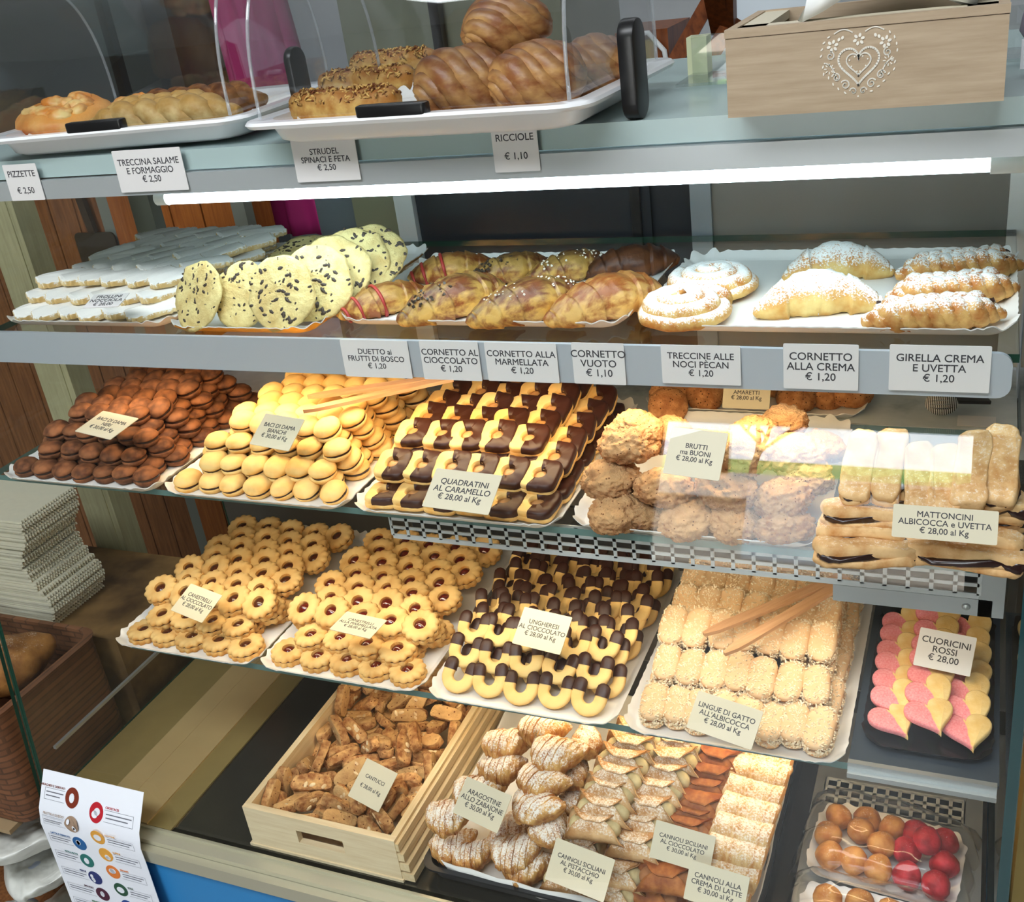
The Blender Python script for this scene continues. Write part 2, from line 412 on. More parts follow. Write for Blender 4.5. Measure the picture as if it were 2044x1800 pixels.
ob('screw', MB().lathe([(0, .003), (.003, .002), (.004, 0)], 10).warp(lambda p: (p.x + .008, .901 - p.z, p.y + Z(.6135))).mesh('screw', m_alu), case)
ob('channel_back', MB().box(-.6, .03, .945, .95, Z(.62), Z(.57)).mesh('channel_back', plain('dark_channel', '#1c1a17', .6)), case)
ob('shelf_edge_bar', MB().box(-.094, XR - .015, .878, .884, Z(.820), Z(.806)).box(-.094, XR - .015, .873, .8785, Z(.822), Z(.816)).mesh('shelf_edge_bar', m_alu), case)
ob('shelf_panel', MB().box(-.094, XR - .013, .886, 1.19, Z(.8155), Z(.8122)).mesh('shelf_panel', plain('blue_grey_panel', '#4b5560', .2, .3)), case)
# deck
ob('deck', MB().box(XL + .011, XR - .011, .795, 1.32, Z(H5 + .02), Z(H5)).mesh('deck', m_steel), case)
m_gold = plain('bronze_channel', '#ab965f', .3, .45, bump=.03, var=.1)
m_gold2 = plain('tan_channel', '#c4aa78', .34, .25, var=.08)
def strip(name, pxa, pxb, row, m, up):
    xa, xb = at(pxa, row, H5).x, at(pxb, row, H5).x
    return ob(name, MB().box(xa, xb, .80, 1.318, Z(H5) + .0003, Z(H5) + up).mesh(name, m), case)
strip('deck_channel', 229, 326, 1476, m_gold, .003)
strip('deck_channel', 329, 376, 1476, m_gold2, .006)
strip('deck_channel', 378, 454, 1470, m_gold2, .0055)
strip('deck_channel', 458, 512, 1462, m_gold, .003)
ob('back_panel', MB().box(XL + .011, XR - .011, 1.322, 1.33, Z(H5), Z(.59)).mesh('back_panel', plain('back_panel_grey', '#4e4a44', .5, .2)), case)
# ventilated steel panel beside the pan
pz = Z(1.053)
grille('ventilation_grille', -.144, .023, 11, 3, 1.112, pz, .0150, .0044, .0, m_alul, True)
ob('deck_panel', MB().box(-.155, .045, .81, 1.065, pz - .0015, pz).box(-.155, .045, 1.114, 1.25, pz - .0015, pz).box(-.155, -.1445, 1.065, 1.114, pz - .0015, pz).box(.0235, .045, 1.065, 1.114, pz - .0015, pz).box(-.158, -.155, .81, 1.25, pz - .016, pz).mesh('deck_panel', m_alu), case)
# front rail and blue base
ob('front_rail', MB().box(XL + .035, XR, .778, .808, Z(1.096), Z(1.070)).box(XL + .035, XR, .795, .799, Z(1.07), Z(1.0665)).box(XL + .035, XR, .766, .7775, Z(1.100), Z(1.078)).mesh('front_rail', plain('cream_aluminium', '#c5c0a8', .32, .45)), case)
ob('base_panel', MB().box(XL + .085, XR, .774, 1.33, .05, Z(1.1005)).mesh('base_panel', plain('blue_base', '#2f7fb8', .4)), case)
ob('end_cap', MB().prism(rrect(.065, .56, .03, 6), .05, Z(1.098)).warp(lambda p: (p.x + XL + .052, p.y + 1.045, p.z)).mesh('end_cap', plain('cream_end', '#b9a98c', .5), 40), case)
ob('plinth', MB().box(XL, XR, .80, 1.3, 0, .05).mesh('plinth', plain('plinth_black', '#222224', .6)), case)
# sliding doors at the back of the upper shelf
m_dk = plain('dark_door', '#2b2e33', .25, spec=.4); m_gr = plain('door_grey_reflection', '#77736c', .35, spec=.4)  # the lighter grey paints a reflection into the door colour
def door(x0, x1, y, m):
    o = ob('sliding_door', MB().box(x0, x1, y, y + .006, Z(.549), Z(.215)).mesh('sliding_door', m), case)
    return o
door(-.745, -.40, 1.345, m_dk); door(-.43, -.345, 1.354, m_dk); door(-.345, XR - .012, 1.345, m_gr)
ob('door_post', MB().box(-.775, -.746, 1.335, 1.36, Z(.549), Z(.2)).mesh('door_post', m_alul), case)
ob('door_post', MB().box(-.425, -.412, 1.338, 1.344, Z(.549), Z(.2)).mesh('door_post', plain('black_profile', '#17181a', .3)), case)
ob('door_post', MB().box(XR - .035, XR - .012, 1.33, 1.344, Z(.549), Z(.2)).mesh('door_post', m_alul), case)
ob('door_post', MB().box(-.345, -.318, 1.338, 1.344, Z(.549), Z(.2)).mesh('door_post', plain('pale_profile', '#8d959b', .3, .3)), case)
door(-.86, -.775, 1.36, plain('olive_door', '#8a8a72', .35)); door(-.93, -.86, 1.368, plain('blue_grey_door', '#6d7780', .35))
ob('corner_post', MB().box(XL - .01, XL + .03, 1.322, 1.345, Z(.58), Z(.19)).mesh('corner_post', plain('grey_green_profile', '#7d8178', .45, .2)), case)

# ================================================================ TRAYS
m_tray = plain('white_card_tray', '#f0efec', .35, spec=.5, coat=.2)
m_goldu = plain('gold_card', '#d9a93f', .35, .4)
m_blackt = plain('black_tray', '#191a1d', .25, spec=.6)
def wavy_tray(w, d, mat, under=None, r=.026, rim=.011, hgt=.009, wave=.0022, seed=0):
    """pressed card tray: flat base, flared rim, fluted corners"""
    rg = random.Random(seed); N = 40
    base = rrect(w - 2 * rim, d - 2 * rim, r - .008, N)
    # even samples along straight sides too
    pts = []
    for i in range(len(base)):
        a, b_ = Vector(base[i]), Vector(base[(i + 1) % len(base)]); L = (b_ - a).length
        k = max(1, int(L / .005)); pts += [a + (b_ - a) * j / k for j in range(k)]
    n = len(pts); cxr = (w / 2 - rim - r + .008, d / 2 - rim - r + .008)
    ins, outr, s = [], [], 0
    for i, p in enumerate(pts):
        t_ = (pts[(i + 1) % n] - pts[i - 1]).normalized(); nn = Vector((t_.y, -t_.x))
        corner = min(1, max(0, (min(abs(p.x) - cxr[0], abs(p.y) - cxr[1]) + .02) / .02)) if abs(p.x) > cxr[0] - .02 and abs(p.y) > cxr[1] - .02 else 0
        s += (pts[i] - pts[i - 1]).length if i else 0
        wv = math.sin(s / .0155 * 2 * PI) * (.0004 + wave * corner) + noise.noise((s * 30, seed, 0)) * .0008
        outr.append((p + nn * (rim + wv * .6), hgt + wv)); ins.append((p + nn * rim * .45, hgt * .45 + wv * .4))
    th = .0012
    rings = [[(p.x * .995, p.y * .995, 0) for p in pts], [(p.x, p.y, 0) for p in pts], [(q.x, q.y, z) for q, z in ins], [(q.x, q.y, z) for q, z in outr]]
    top = [[(x, y, z + th) for x, y, z in rr_] for rr_ in reversed(rings)]
    b = MB(); b.loft(rings, c0=True, c1=False, mi=1 if under else 0); o = len(b.v)
    b.loft([rings[-1]] + top, c0=False, c1=True)
    return b.mesh('tray', [mat, under or mat], 50)
TRAYS = {}
def tray(key, x0, x1, y0, y1, h, label, mat=None, under=None, wave=.0022, name='cake_tray'):
    me = wavy_tray(x1 - x0, y1 - y0, mat or m_tray, under, seed=len(TRAYS) + 1, wave=wave)
    o = ob(name, me, None, TM((x0 + x1) / 2, (y0 + y1) / 2, Z(h) + .0004)); tag(o, label, 'tray')
    TRAYS[key] = (x0, x1, y0, y1, Z(h) + .0016); return o
p0 = at(5, 648, H2); p1 = at(318, 660, H2)
tray('tort', XL + .055, -.908, .962, 1.30, H2, 'white card tray under the sugared white fingers on the upper glass shelf')
tray('cook', -.898, -.688, .950, 1.275, H2, 'white card tray with gold underside carrying the speckled cookies', under=m_goldu)
tray('corn', -.675, -.330, .982, 1.232, H2, 'white card tray full of browned croissants')
tray('gire', -.318, .036, .977, 1.228, H2, 'white card tray with sugared swirls and braids', wave=.003)
tray('neri', -1.170, -.912, .868, 1.165, H3, 'white card tray under the dark brown sandwich biscuits')
tray('bian', -.903, -.640, .868, 1.190, H3, 'white card tray under the golden sandwich biscuits and wooden tongs')
tray('quad', -.634, -.384, .870, 1.195, H3, 'white card tray under the half-dipped square biscuits')
tray('brut', -.376, -.121, .880, 1.165, H3, 'white card tray under the large lumpy brown biscuits')
tray('matt', -.112, .040, .872, 1.10, H3, 'black tray under the sugared filled bars by the end glass', m_blackt)
tray('can1', -1.072, -.834, .866, 1.205, H4, 'white card tray of chocolate ring biscuits nearest the end glass')
tray('can2', -.830, -.590, .868, 1.208, H4, 'white card tray of red jam ring biscuits')
tray('ungh', -.583, -.343, .866, 1.205, H4, 'white card tray of chocolate-tipped horseshoe biscuits')
tray('ling', -.336, -.096, .866, 1.208, H4, 'white card tray of coconut-crumbed finger biscuits with tongs')
tray('cuor', -.085, .043, .905, 1.175, H4, 'black tray of pink and cream heart biscuits', m_blackt)

# ================================================================ BISCUITS
gold1, gold2 = '#c98a3f', '#e9bd72'
m_pale = food('pale_biscuit', '#dba656', '#efcb85', 45, .25, .0012, top='#f0cd86', bscale=420)
m_ring = food('ring_biscuit', '#c58a40', '#e0b670', 50, .25, .001, top='#e4bf7e', bscale=400)
m_coc = food('cocoa_biscuit', '#54301c', '#8e5a38', 60, .3, .0012, bscale=420, var=.35)
m_choc = plain('dark_chocolate', '#38190f', .42, spec=.4, bump=.08, bscale=90)
m_chocfill = plain('chocolate_filling', '#2a120a', .35)
m_jam = plain('red_jam', '#5a120a', .08, spec=.7, coat=.5)
m_nut = plain('nut_cream', '#4a210f', .2, coat=.3)
m_car = plain('caramel', '#b98652', .4)

def baci_spec(mat, R0):
    out = []
    for sd in range(4):
        top = MB(); H = R0 * .68
        prof = [(0, H), (.4 * R0, H * .97), (.7 * R0, H * .84), (.9 * R0, H * .58), (R0, H * .3), (.97 * R0, H * .13), (.6 * R0, H * .08), (0, H * .08)]
        top.lathe(prof, 22, jit=.06, seed=sd * 5.1); top.rough(R0 * .035, 110, sd)
        bot = MB(); bot.lathe([(r, -z) for r, z in reversed(prof)], 22, jit=.06, seed=sd * 3.3 + 9); bot.rough(R0 * .035, 110, sd + 9)
        bot.warp(lambda p: (p.x + R0 * .05 * math.cos(sd), p.y + R0 * .05 * math.sin(sd), p.z))
        fill = MB(); fill.lathe([(0, .0016), (.8 * R0, .0018), (.93 * R0, .0008), (.93 * R0, -.0012), (.8 * R0, -.0018), (0, -.0016)], 18, jit=.1, seed=sd)
        out.append([('biscuit', top.mesh('biscuit', mat, 180)), ('biscuit', bot.mesh('biscuit', mat, 180)), ('filling', fill.mesh('filling', m_chocfill), 'dark chocolate filling')])
    return out
def row_word(i): return ORD[min(i, len(ORD) - 1)]
USED = {}
def uniq(l):
    USED[l] = USED.get(l, 0) + 1
    return l
def pile(key, specs, name, cat, layers, pitch, lh, R0, m0, step, xin, desc, side, group, leanf, jitter=1.0, hexo=True, nmax=None, top_from=0, maxd=None, zoff=0):
    """stepped heap: each layer set back by step and in by xin; hidden inner ones are left out"""
    x0, x1, y0, y1, z0 = TRAYS[key]
    cnt = {}; made = []
    for k in range(layers):
        xa, xb = x0 + m0 + R0 + k * xin[0], x1 - m0 - R0 - k * xin[1]
        ya, yb = y0 + m0 + R0 + k * step, (y1 - m0 - R0) - k * .004
        if maxd: yb = min(yb, y0 + maxd)
        nx = max(2, int(round((xb - xa) / pitch)) + 1); ny = max(1, int((yb - ya) / (pitch * .88)) + 1)
        for j in range(ny):
            odd = (j + k) % 2 and hexo
            cols = nx - 1 if odd else nx
            for i in range(cols):
                keep = k == layers - 1 or j < 2 or i >= cols - 2 or i < 1 or (ny - j) < 2
                if not keep: continue
                x = xa + (xb - xa) * ((i + .5) / (nx - 1) if odd else i / (nx - 1)) + R.uniform(-1, 1) * .0022 * jitter
                y = ya + j * pitch * .88 + R.uniform(-1, 1) * .0025 * jitter
                z = z0 + zoff + lh * (k + .5) + R.uniform(0, 1) * .002
                made.append((k, j, i, x, y, z))
    return made

def ranked(made, desc, lvl, rowphrase, side):
    """labels by counting: rows from the tray front within each level, then from a named side"""
    labs = []
    for k, j, i, x, y, z in made:
        labs.append('%s, %s from %s, %s row, %s' % (desc, row_word(i), side, row_word(j), lvl[k]))
    return labs

# --- lady's kisses, dark and pale
R0 = .0168
nb = baci_spec(m_coc, R0); wb = baci_spec(m_pale, .0172)
LV = ['bottom level', 'second level', 'third level', 'top level', 'top level']
mk = pile('neri', nb, 'x', 'x', 4, .0325, .0178, R0, .012, .0195, (.014, .010), '', '', '', None)
for (k, j, i, x, y, z), lab in zip(mk, ranked(mk, 'dark cocoa sandwich biscuit', LV, 'row', 'end glass')):
    tl = R.uniform(4, 26) if k == 3 else R.uniform(-4, 10)
    spawn(R.choice(nb), 'sandwich_biscuit', lab, 'biscuit', ZX((x, y, z), R.uniform(-40, 40), tl, R.uniform(0, 360), R.uniform(.95, 1.06)), 'dark sandwich biscuits heaped on their tray')
mk = pile('bian', wb, 'x', 'x', 4, .0335, .0178, .0172, .012, .0195, (.013, .004), '', '', '', None)
for (k, j, i, x, y, z), lab in zip(mk, ranked(mk, 'golden sandwich biscuit', LV, 'row', 'dark biscuits')):
    tl = R.uniform(8, 30) if k == 3 else R.uniform(2, 22)
    spawn(R.choice(wb), 'sandwich_biscuit', lab, 'biscuit', ZX((x, y, z), R.uniform(-35, 35), tl, R.uniform(0, 360), R.uniform(.95, 1.06)), 'golden sandwich biscuits heaped on their tray')

# --- scalloped ring biscuits
def ring_spec(fillm, flab, dome):
    out = []
    for sd in range(3):
        n = 72; R1 = .0232; petals = 13
        def ro(a): return R1 * (1 + .13 * (abs(math.cos(petals * a / 2)) - .62))
        def ringmesh(z0, hole, hh, sc=1):
            b = MB(); rings = []
            for q in range(n):
                a = 2 * PI * q / n; o = ro(a) * sc; rh = hole * (1 + .05 * math.sin(2 * a + sd))
                sec = [(rh, z0 + hh * .2), (rh + .001, z0 + hh * .85), (rh + .0035, z0 + hh), (o * .72, z0 + hh * 1.02), (o - .003, z0 + hh * .9), (o - .0004, z0 + hh * .55), (o, z0 + hh * .2), (o - .001, z0), (o * .6, z0), (rh, z0)]
                rings.append([(r * math.cos(a), r * math.sin(a), z) for r, z in sec])
            b.loft(rings, loop=True); b.rough(.0004, 120, sd); return b
        top = ringmesh(.0008, .0074, .0068)
        bot = MB(); rr_ = []
        for r_, z in ((.01, -.0082), (.94, -.0082), (1, -.006), (1, -.003), (.96, -.0008), (.01, -.0008)):
            rr_.append([(ro(2 * PI * q / n + .1) * r_ * math.cos(2 * PI * q / n), ro(2 * PI * q / n + .1) * r_ * math.sin(2 * PI * q / n), z) for q in range(n)])
        bot.loft(rr_); bot.rough(.0004, 120, sd + 4)
        fl = MB().lathe([(0, .0052 + dome), (.0035, .005 + dome * .8), (.0066, .0042), (.0082, .0028), (.0205, .0011), (.021, -.001), (0, -.001)], 24, jit=.06, seed=sd)
        out.append([('top_biscuit', top.mesh('top_biscuit', m_ring, 50)), ('base_biscuit', bot.mesh('base_biscuit', m_ring, 50)), ('filling', fl.mesh('filling', fillm, 180), flab)])
    return out
def rings(key, spec, desc, side, group):
    x0, x1, y0, y1, z0 = TRAYS[key]; made = []
    lv = ['bottom level', 'middle level', 'top level']
    for k in range(3):
        ys = y0 + .036 + (0, .022, .050)[k]; nr = (3, 3, 9)[k]; pv = (.042, .040, .0335)[k]
        for j in range(nr):
            odd = (j + k) % 2; nc = 4; cols = nc if odd else nc + 1
            for i in range(cols):
                x = x0 + .033 + (x1 - x0 - .066) * ((i + .5) / nc if odd else i / nc) + R.uniform(-.002, .002)
                y = ys + j * pv + R.uniform(-.003, .003)
                if y > y1 - .022: continue
                z = z0 + .0085 + k * .0142 - (.0024 * j if k == 2 else 0) + (R.uniform(0, .003) if k == 2 else 0)
                tl = (R.uniform(-2, 4), R.uniform(0, 8), 20 + R.uniform(-8, 9))[k]
                lab = '%s, %s from %s, %s row, %s' % (desc, row_word(i), side, row_word(j), lv[k])
                spawn(R.choice(spec), 'ring_biscuit', lab, 'biscuit', ZX((x, y, z + (.004 if k == 2 else 0)), R.uniform(-20, 20), tl, R.uniform(0, 360), R.uniform(.96, 1.04)), group)
rings('can1', ring_spec(m_nut, 'chocolate cream in the hole', .001), 'scalloped ring biscuit with chocolate centre', 'end glass', 'chocolate ring biscuits')
rings('can2', ring_spec(m_jam, 'glossy red jam in the hole', .0022), 'scalloped ring biscuit with red jam centre', 'chocolate rings', 'jam ring biscuits')

# --- horseshoe biscuits with dipped tips
def shoe_spec():
    out = []
    for sd in range(3):
        rm, leg, t_ = .0168, .0145, .0096
        path = [(-rm, leg), (-rm, leg * .66), (-rm, leg * .33)] + [(-rm * math.cos(PI * q / 16), -rm * math.sin(PI * q / 16)) for q in range(17)] + [(rm, leg * .33), (rm, leg * .66), (rm, leg)]
        def sweep(idx, w, tk, capr, ext0=True, ext1=True, wob=0):
            P = [Vector((path[q][0], path[q][1], 0)) for q in idx]; rg = []
            ns = 14
            def sec(p, nn, s):
                r = []
                for q in range(ns):
                    a = 2 * PI * q / ns; ca, sa = math.cos(a), math.sin(a)
                    r.append(p + nn * (w / 2 * s * math.copysign(abs(ca) ** .75, ca)) + Vector((0, 0, tk / 2 * (.45 + .55 * s) * math.copysign(abs(sa) ** .75, sa))))
                return r
            m = len(P)
            for q in range(m):
                d = (P[min(q + 1, m - 1)] - P[max(q - 1, 0)]).normalized(); nn = Vector((d.y, -d.x, 0))
                if q == 0 and ext0:
                    for e, s in ((1, .25), (.85, .62), (.5, .9)): rg.append(sec(P[0] - d * capr * e, nn, s))
                rg.append(sec(P[q], nn, 1))
                if q == m - 1 and ext1:
                    for e, s in ((.5, .9), (.85, .62), (1, .25)): rg.append(sec(P[-1] + d * capr * e, nn, s))
            b = MB(); b.loft(rg); return b
        body = sweep(range(len(path)), .0176, t_, .007); body.rough(.0005, 90, sd)
        tips = []
        for rng_, e0, e1 in ((range(0, 3), True, False), (range(len(path) - 3, len(path)), False, True)):
            b = sweep(list(rng_), .0192, t_ * 1.2, .0085, e0, e1); b.rough(.0005, 100, sd + 2); tips.append(b)
        out.append([('biscuit', body.mesh('biscuit', m_pale, 180))] + [('chocolate_tip', b.mesh('chocolate_tip', m_choc, 60), 'tip dipped in dark chocolate') for b in tips])
    return out
sp = shoe_spec(); x0, x1, y0, y1, z0 = TRAYS['ungh']
lv = ['bottom level', 'middle level', 'top level']
for k, (ya, nr, pv, nc, xa, xb) in enumerate([(.034, 8, .035, 5, .036, .036), (.064, 7, .035, 5, .036, .038), (.094, 8, .0285, 6, .036, .036)]):
    for j in range(nr):
        odd = j % 2
        for i in range(nc):
            if k < 2 and 2 <= j < nr - 1 and 0 < i < nc - 2: continue
            x = x0 + xa + (x1 - x0 - xa - xb) * i / (nc - 1) + (.008 if odd else -.004) + R.uniform(-.002, .002)
            y = y0 + ya + j * pv + R.uniform(-.003, .003)
            if y > y1 - .03: continue
            th = 36 + R.uniform(-4, 5); z = z0 + .0215 * math.sin(rad(th)) + .004 + k * .015 - (.0020 * j if k == 2 else 0)
            spawn(R.choice(sp), 'horseshoe_biscuit', 'chocolate-tipped horseshoe biscuit, %s from jam rings, %s row, %s' % (row_word(i), row_word(j), lv[k]), 'biscuit', ZX((x, y, z), R.uniform(-6, 6), th, R.uniform(-9, 9), .86), 'horseshoe biscuits on their tray')

# --- half-dipped squares
def sqo(a, s, e=4.5): return s / ((abs(math.cos(a)) ** e + abs(math.sin(a)) ** e) ** (1 / e))
def square_spec():
    out = []; n = 56; s = .0215
    for sd in range(3):
        base = MB(); base.loft([[(sqo(2 * PI * q / n, s * k) * math.cos(2 * PI * q / n), sqo(2 * PI * q / n, s * k) * math.sin(2 * PI * q / n), z) for q in range(n)] for k, z in ((.9, 0), (1, .0015), (1, .005), (.95, .0065))]); base.rough(.0004, 90, sd)
        def top(a0, a1, inf, closed, z0=.0066, zt=.0138, hole=.0075):
            b = MB(); rg = []; m = n if closed else 36
            for q in range(m if closed else m + 1):
                a = a0 + (a1 - a0) * q / m; o = sqo(a, s * .97 + inf); h_ = hole - inf * .6
                wob = 0
                sec = [(h_, z0), (h_, zt - .002), (h_ + .0018, zt + inf), (o - .003, zt + inf), (o - .0006, zt - .0015 + inf), (o, zt - .004), (o - .0004, z0)]
                rg.append([(r * math.cos(a), r * math.sin(a), z) for r, z in sec])
            b.loft(rg, loop=closed); return b
        tb_ = top(0, 2 * PI, 0, True); tb_.rough(.0003, 90, sd + 3)
        ch = top(rad(-112 + sd * 8), rad(98 + sd * 9), .0011, False, .0062); ch.rough(.0007, 80, sd + 5)
        ca = MB().lathe([(0, .0105), (.004, .0102), (.0072, .009), (.0078, .0066), (0, .0066)], 18, jit=.1, seed=sd); ca.rough(.0006, 200, sd)
        out.append([('base_biscuit', base.mesh('base_biscuit', m_pale, 50)), ('top_biscuit', tb_.mesh('top_biscuit', m_pale, 45)), ('chocolate_coating', ch.mesh('chocolate_coating', m_choc, 60), 'glossy dark chocolate dip'), ('caramel_filling', ca.mesh('caramel_filling', m_car, 180), 'caramel showing in the hole')])
    return out
sp = square_spec(); x0, x1, y0, y1, z0 = TRAYS['quad']
for k, (ya, nr, pv, nc, xa, xb) in enumerate([(.034, 7, .0395, 6, .034, .030), (.062, 6, .0395, 6, .036, .034), (.112, 5, .0385, 5, .038, .068)]):
    for j in range(nr):
        for i in range(nc):
            if k < 2 and 2 <= j < nr - 1 and 0 < i < nc - 2: continue
            x = x0 + xa + (x1 - x0 - xa - xb) * i / (nc - 1) + R.uniform(-.0015, .0015); y = y0 + ya + j * pv + R.uniform(-.002, .002)
            if y > y1 - .024: continue
            th = (6, 20, 20)[k] + R.uniform(-4, 5)
            z = z0 + .004 + k * .0165 + .020 * math.sin(rad(th)) - (0 if k else .001)
            spawn(R.choice(sp), 'square_biscuit', 'half-dipped square biscuit, %s from golden biscuits, %s row, %s' % (row_word(i), row_word(j), lv[k]), 'biscuit', ZX((x, y, z), R.uniform(-4, 4), th, R.uniform(-6, 6), R.uniform(.97, 1.03)), 'half-dipped square biscuits')

# --- crumbed finger biscuits
m_fing = food('finger_biscuit', '#d0a272', '#e4c39a', 45, .2, .001, bscale=380, top='#e4c298')
m_crumb = food('coconut_crumb', '#e4cda6', '#f4e6cc', 200, .1, var=.1)
def caps(w, l, h, z0, n=26, m=7):
    rg = []
    for q in range(m + 1):
        f = -PI / 2 + PI * q / m; cz = math.sin(f); cr = max(.02, math.cos(f)) ** .55
        rg.append([((w / 2 * cr) * math.copysign(abs(math.cos(2 * PI * j / n)) ** .8, math.cos(2 * PI * j / n)), (l / 2 - w / 2 * (1 - cr)) * math.copysign(abs(math.sin(2 * PI * j / n)) ** .62, math.sin(2 * PI * j / n)), z0 + h / 2 * math.copysign(abs(cz) ** .8, cz)) for j in range(n)])
    return MB().loft(rg)
def finger_spec():
    out = []
    for sd in range(4):
        rg = random.Random(sd); w, l = .0315, .053
        a = caps(w, l, .0105, .0062); a.rough(.0007, 80, sd); b = caps(w, l, .0105, -.0062); b.rough(.0007, 80, sd + 5)
        j_ = caps(w * .88, l * .9, .004, 0)
        cr = MB()
        for q in range(260):
            an = rg.uniform(0, 2 * PI); zz = rg.uniform(-.009, .0085)
            k = (1 - (max(0, abs(zz) - .003) / .0105) ** 2) ** .5
            px = w / 2 * k * math.copysign(abs(math.cos(an)) ** .8, math.cos(an)); py = (l / 2) * k ** .6 * math.copysign(abs(math.sin(an)) ** .62, math.sin(an))
            s = rg.uniform(.0011, .0021); d = Vector((rg.uniform(-1, 1), rg.uniform(-1, 1), rg.uniform(-1, 1))).normalized()
            cr.obox(Vector((px, py, zz)) - d * s, Vector((px, py, zz)) + d * s, s * .8, s * .8)
        for q in range(110):
            px, py = rg.uniform(-.4, .4) * w, rg.uniform(-.45, .45) * l; s = rg.uniform(.0009, .0019); d = Vector((rg.uniform(-1, 1), rg.uniform(-1, 1), .4)).normalized()
            c = Vector((px, py, .0112)); cr.obox(c - d * s, c + d * s, s * .8, s * .8)
        out.append([('top_biscuit', a.mesh('top_biscuit', m_fing, 180)), ('base_biscuit', b.mesh('base_biscuit', m_fing, 180)), ('apricot_jam', j_.mesh('apricot_jam', plain('apricot_jam', '#a8642a', .2), 180)), ('coconut_crumbs', cr.mesh('coconut_crumbs', m_crumb, 0), None, 'stuff')])
    return out
sp = finger_spec(); x0, x1, y0, y1, z0 = TRAYS['ling']
for k, (ya, nr, pv, nc, xa, xb) in enumerate([(.040, 6, .051, 8, .030, .028), (.084, 5, .050, 7, .034, .040), (.132, 4, .046, 7, .034, .040)]):
    for j in range(nr):
        for i in range(nc):
            if k < 2 and 1 <= j < nr - 1 and 0 < i < nc - 2: continue
            x = x0 + xa + (x1 - x0 - xa - xb) * i / (nc - 1) + R.uniform(-.0014, .0014); y = y0 + ya + j * pv + R.uniform(-.004, .004)
            if y > y1 - .03: continue
            th = (12, 14, 22)[k] + R.uniform(-3, 5)
            z = z0 + .012 + k * .0195 + .022 * math.sin(rad(th))
            spawn(R.choice(sp), 'finger_biscuit', 'coconut-crumbed finger biscuit, %s from horseshoes, %s row, %s' % (row_word(i), row_word(j), lv[k]), 'biscuit', ZX((x, y, z), R.uniform(-7, 7), th, 0, R.uniform(.95, 1.02)), 'coconut-crumbed finger biscuits')

# --- lumpy nut meringues and amaretti
def lump(seed, sx, sy, sz, mat, amp=.17, fine=.05, name='body', sub=5):
    b = ball(sub, 1, 1, 1)
    for i, p in enumerate(b.v):
        q = Vector(p); s = seed * 11.7
        d = noise.fractal(q * 1.5 + Vector((s, 0, 0)), .9, 2, 3) * amp * 1.3 + noise.fractal(q * 5 + Vector((0, s, 0)), .7, 2.1, 4) * fine * 1.5 + (abs(noise.noise(q * 9 + Vector((0, 0, s)))) + .6 * abs(noise.noise(q * 19 + Vector((s, 0, s))))) * fine * 1.5
        q = q * (1 + d); q = q * .9; b.v[i] = (q.x * sx, q.y * sy, max(q.z, -.62) * sz)
    return b.mesh(name, mat, 180)
m_brut = food('nut_meringue', '#b97a4b', '#e6b37e', 75, 1.0, .006, .8, 260, top='#ecc08c', pores=(170, .14, '#8a5431'), lo=.35, hi=.66, detail=6)
bl = [lump(s, .031, .029, .019, m_brut, .11, .07) for s in range(5)]
brt = [((1195, 1010), .505, 1.05), ((1270, 1045), .535, .8), ((1355, 1050), .53, 1.0), ((1455, 1055), .532, .95), ((1560, 1050), .525, 1.0), ((1195, 960), .50, 1.1), ((1310, 960), .495, 1.15), ((1425, 980), .49, 1.2), ((1545, 1000), .495, 1.05),
       ((1250, 900), .487, 1.15), ((1265, 870), .478, 1.0), ((1500, 880), .49, 1.0), ((1585, 920), .497, 1.05), ((1600, 985), .512, 1.0), ((1480, 925), .49, 1.1), ((1640, 905), .51, .9), ((1330, 880), .495, .9), ((1420, 905), .50, 1.1), ((1560, 860), .50, 1.0)]
names9 = ['at the tray front corner by the square biscuits', 'smallest in the front row', 'in the middle of the front row', 'fourth along the front row', 'big and rough, last of the front row', 'leaning on the squares side', 'wide and flat, second along the second row', 'big and pale, mid heap', 'behind the last of the front row', 'high on the squares side', 'topmost by the square biscuits', 'behind the cream card', 'by the sugared bars', 'low on the sugared bars side', 'between the card and the sugared bars', 'farther back by the sugared bars', 'just behind the cream card foot', 'under the cream card', 'at the back of the heap']
for q, ((px, py), h, s) in enumerate(brt):
    p = at(px, py - 8, h); 
    if q < 5: p.y, p.z = .897 + .004 * (q % 2), Z(H3) + .003 + .0140 * s
    elif q < 9: p.y, p.z = .918 + .006 * (q % 2), Z(H3) + .038 + .003 * (q % 2)
    else: p.y = max(p.y + .006, .948); p.z = max(p.z, Z(H3) + .030)
    s *= .97; spawn(bl[q % 5], 'nut_biscuit', 'lumpy brown nut biscuit ' + names9[q], 'biscuit', ZX(p, R.uniform(0, 360), R.uniform(-20, 25), 0, s), 'lumpy nut biscuits')
m_ama = food('amaretto_crust', '#a3683a', '#c98d55', 90, .8, .003, .8, 300, pores=(230, .2, '#5c3417'))
al = [lump(s + 20, .027, .027, .017, m_ama, .05, .02, sub=4) for s in range(3)]
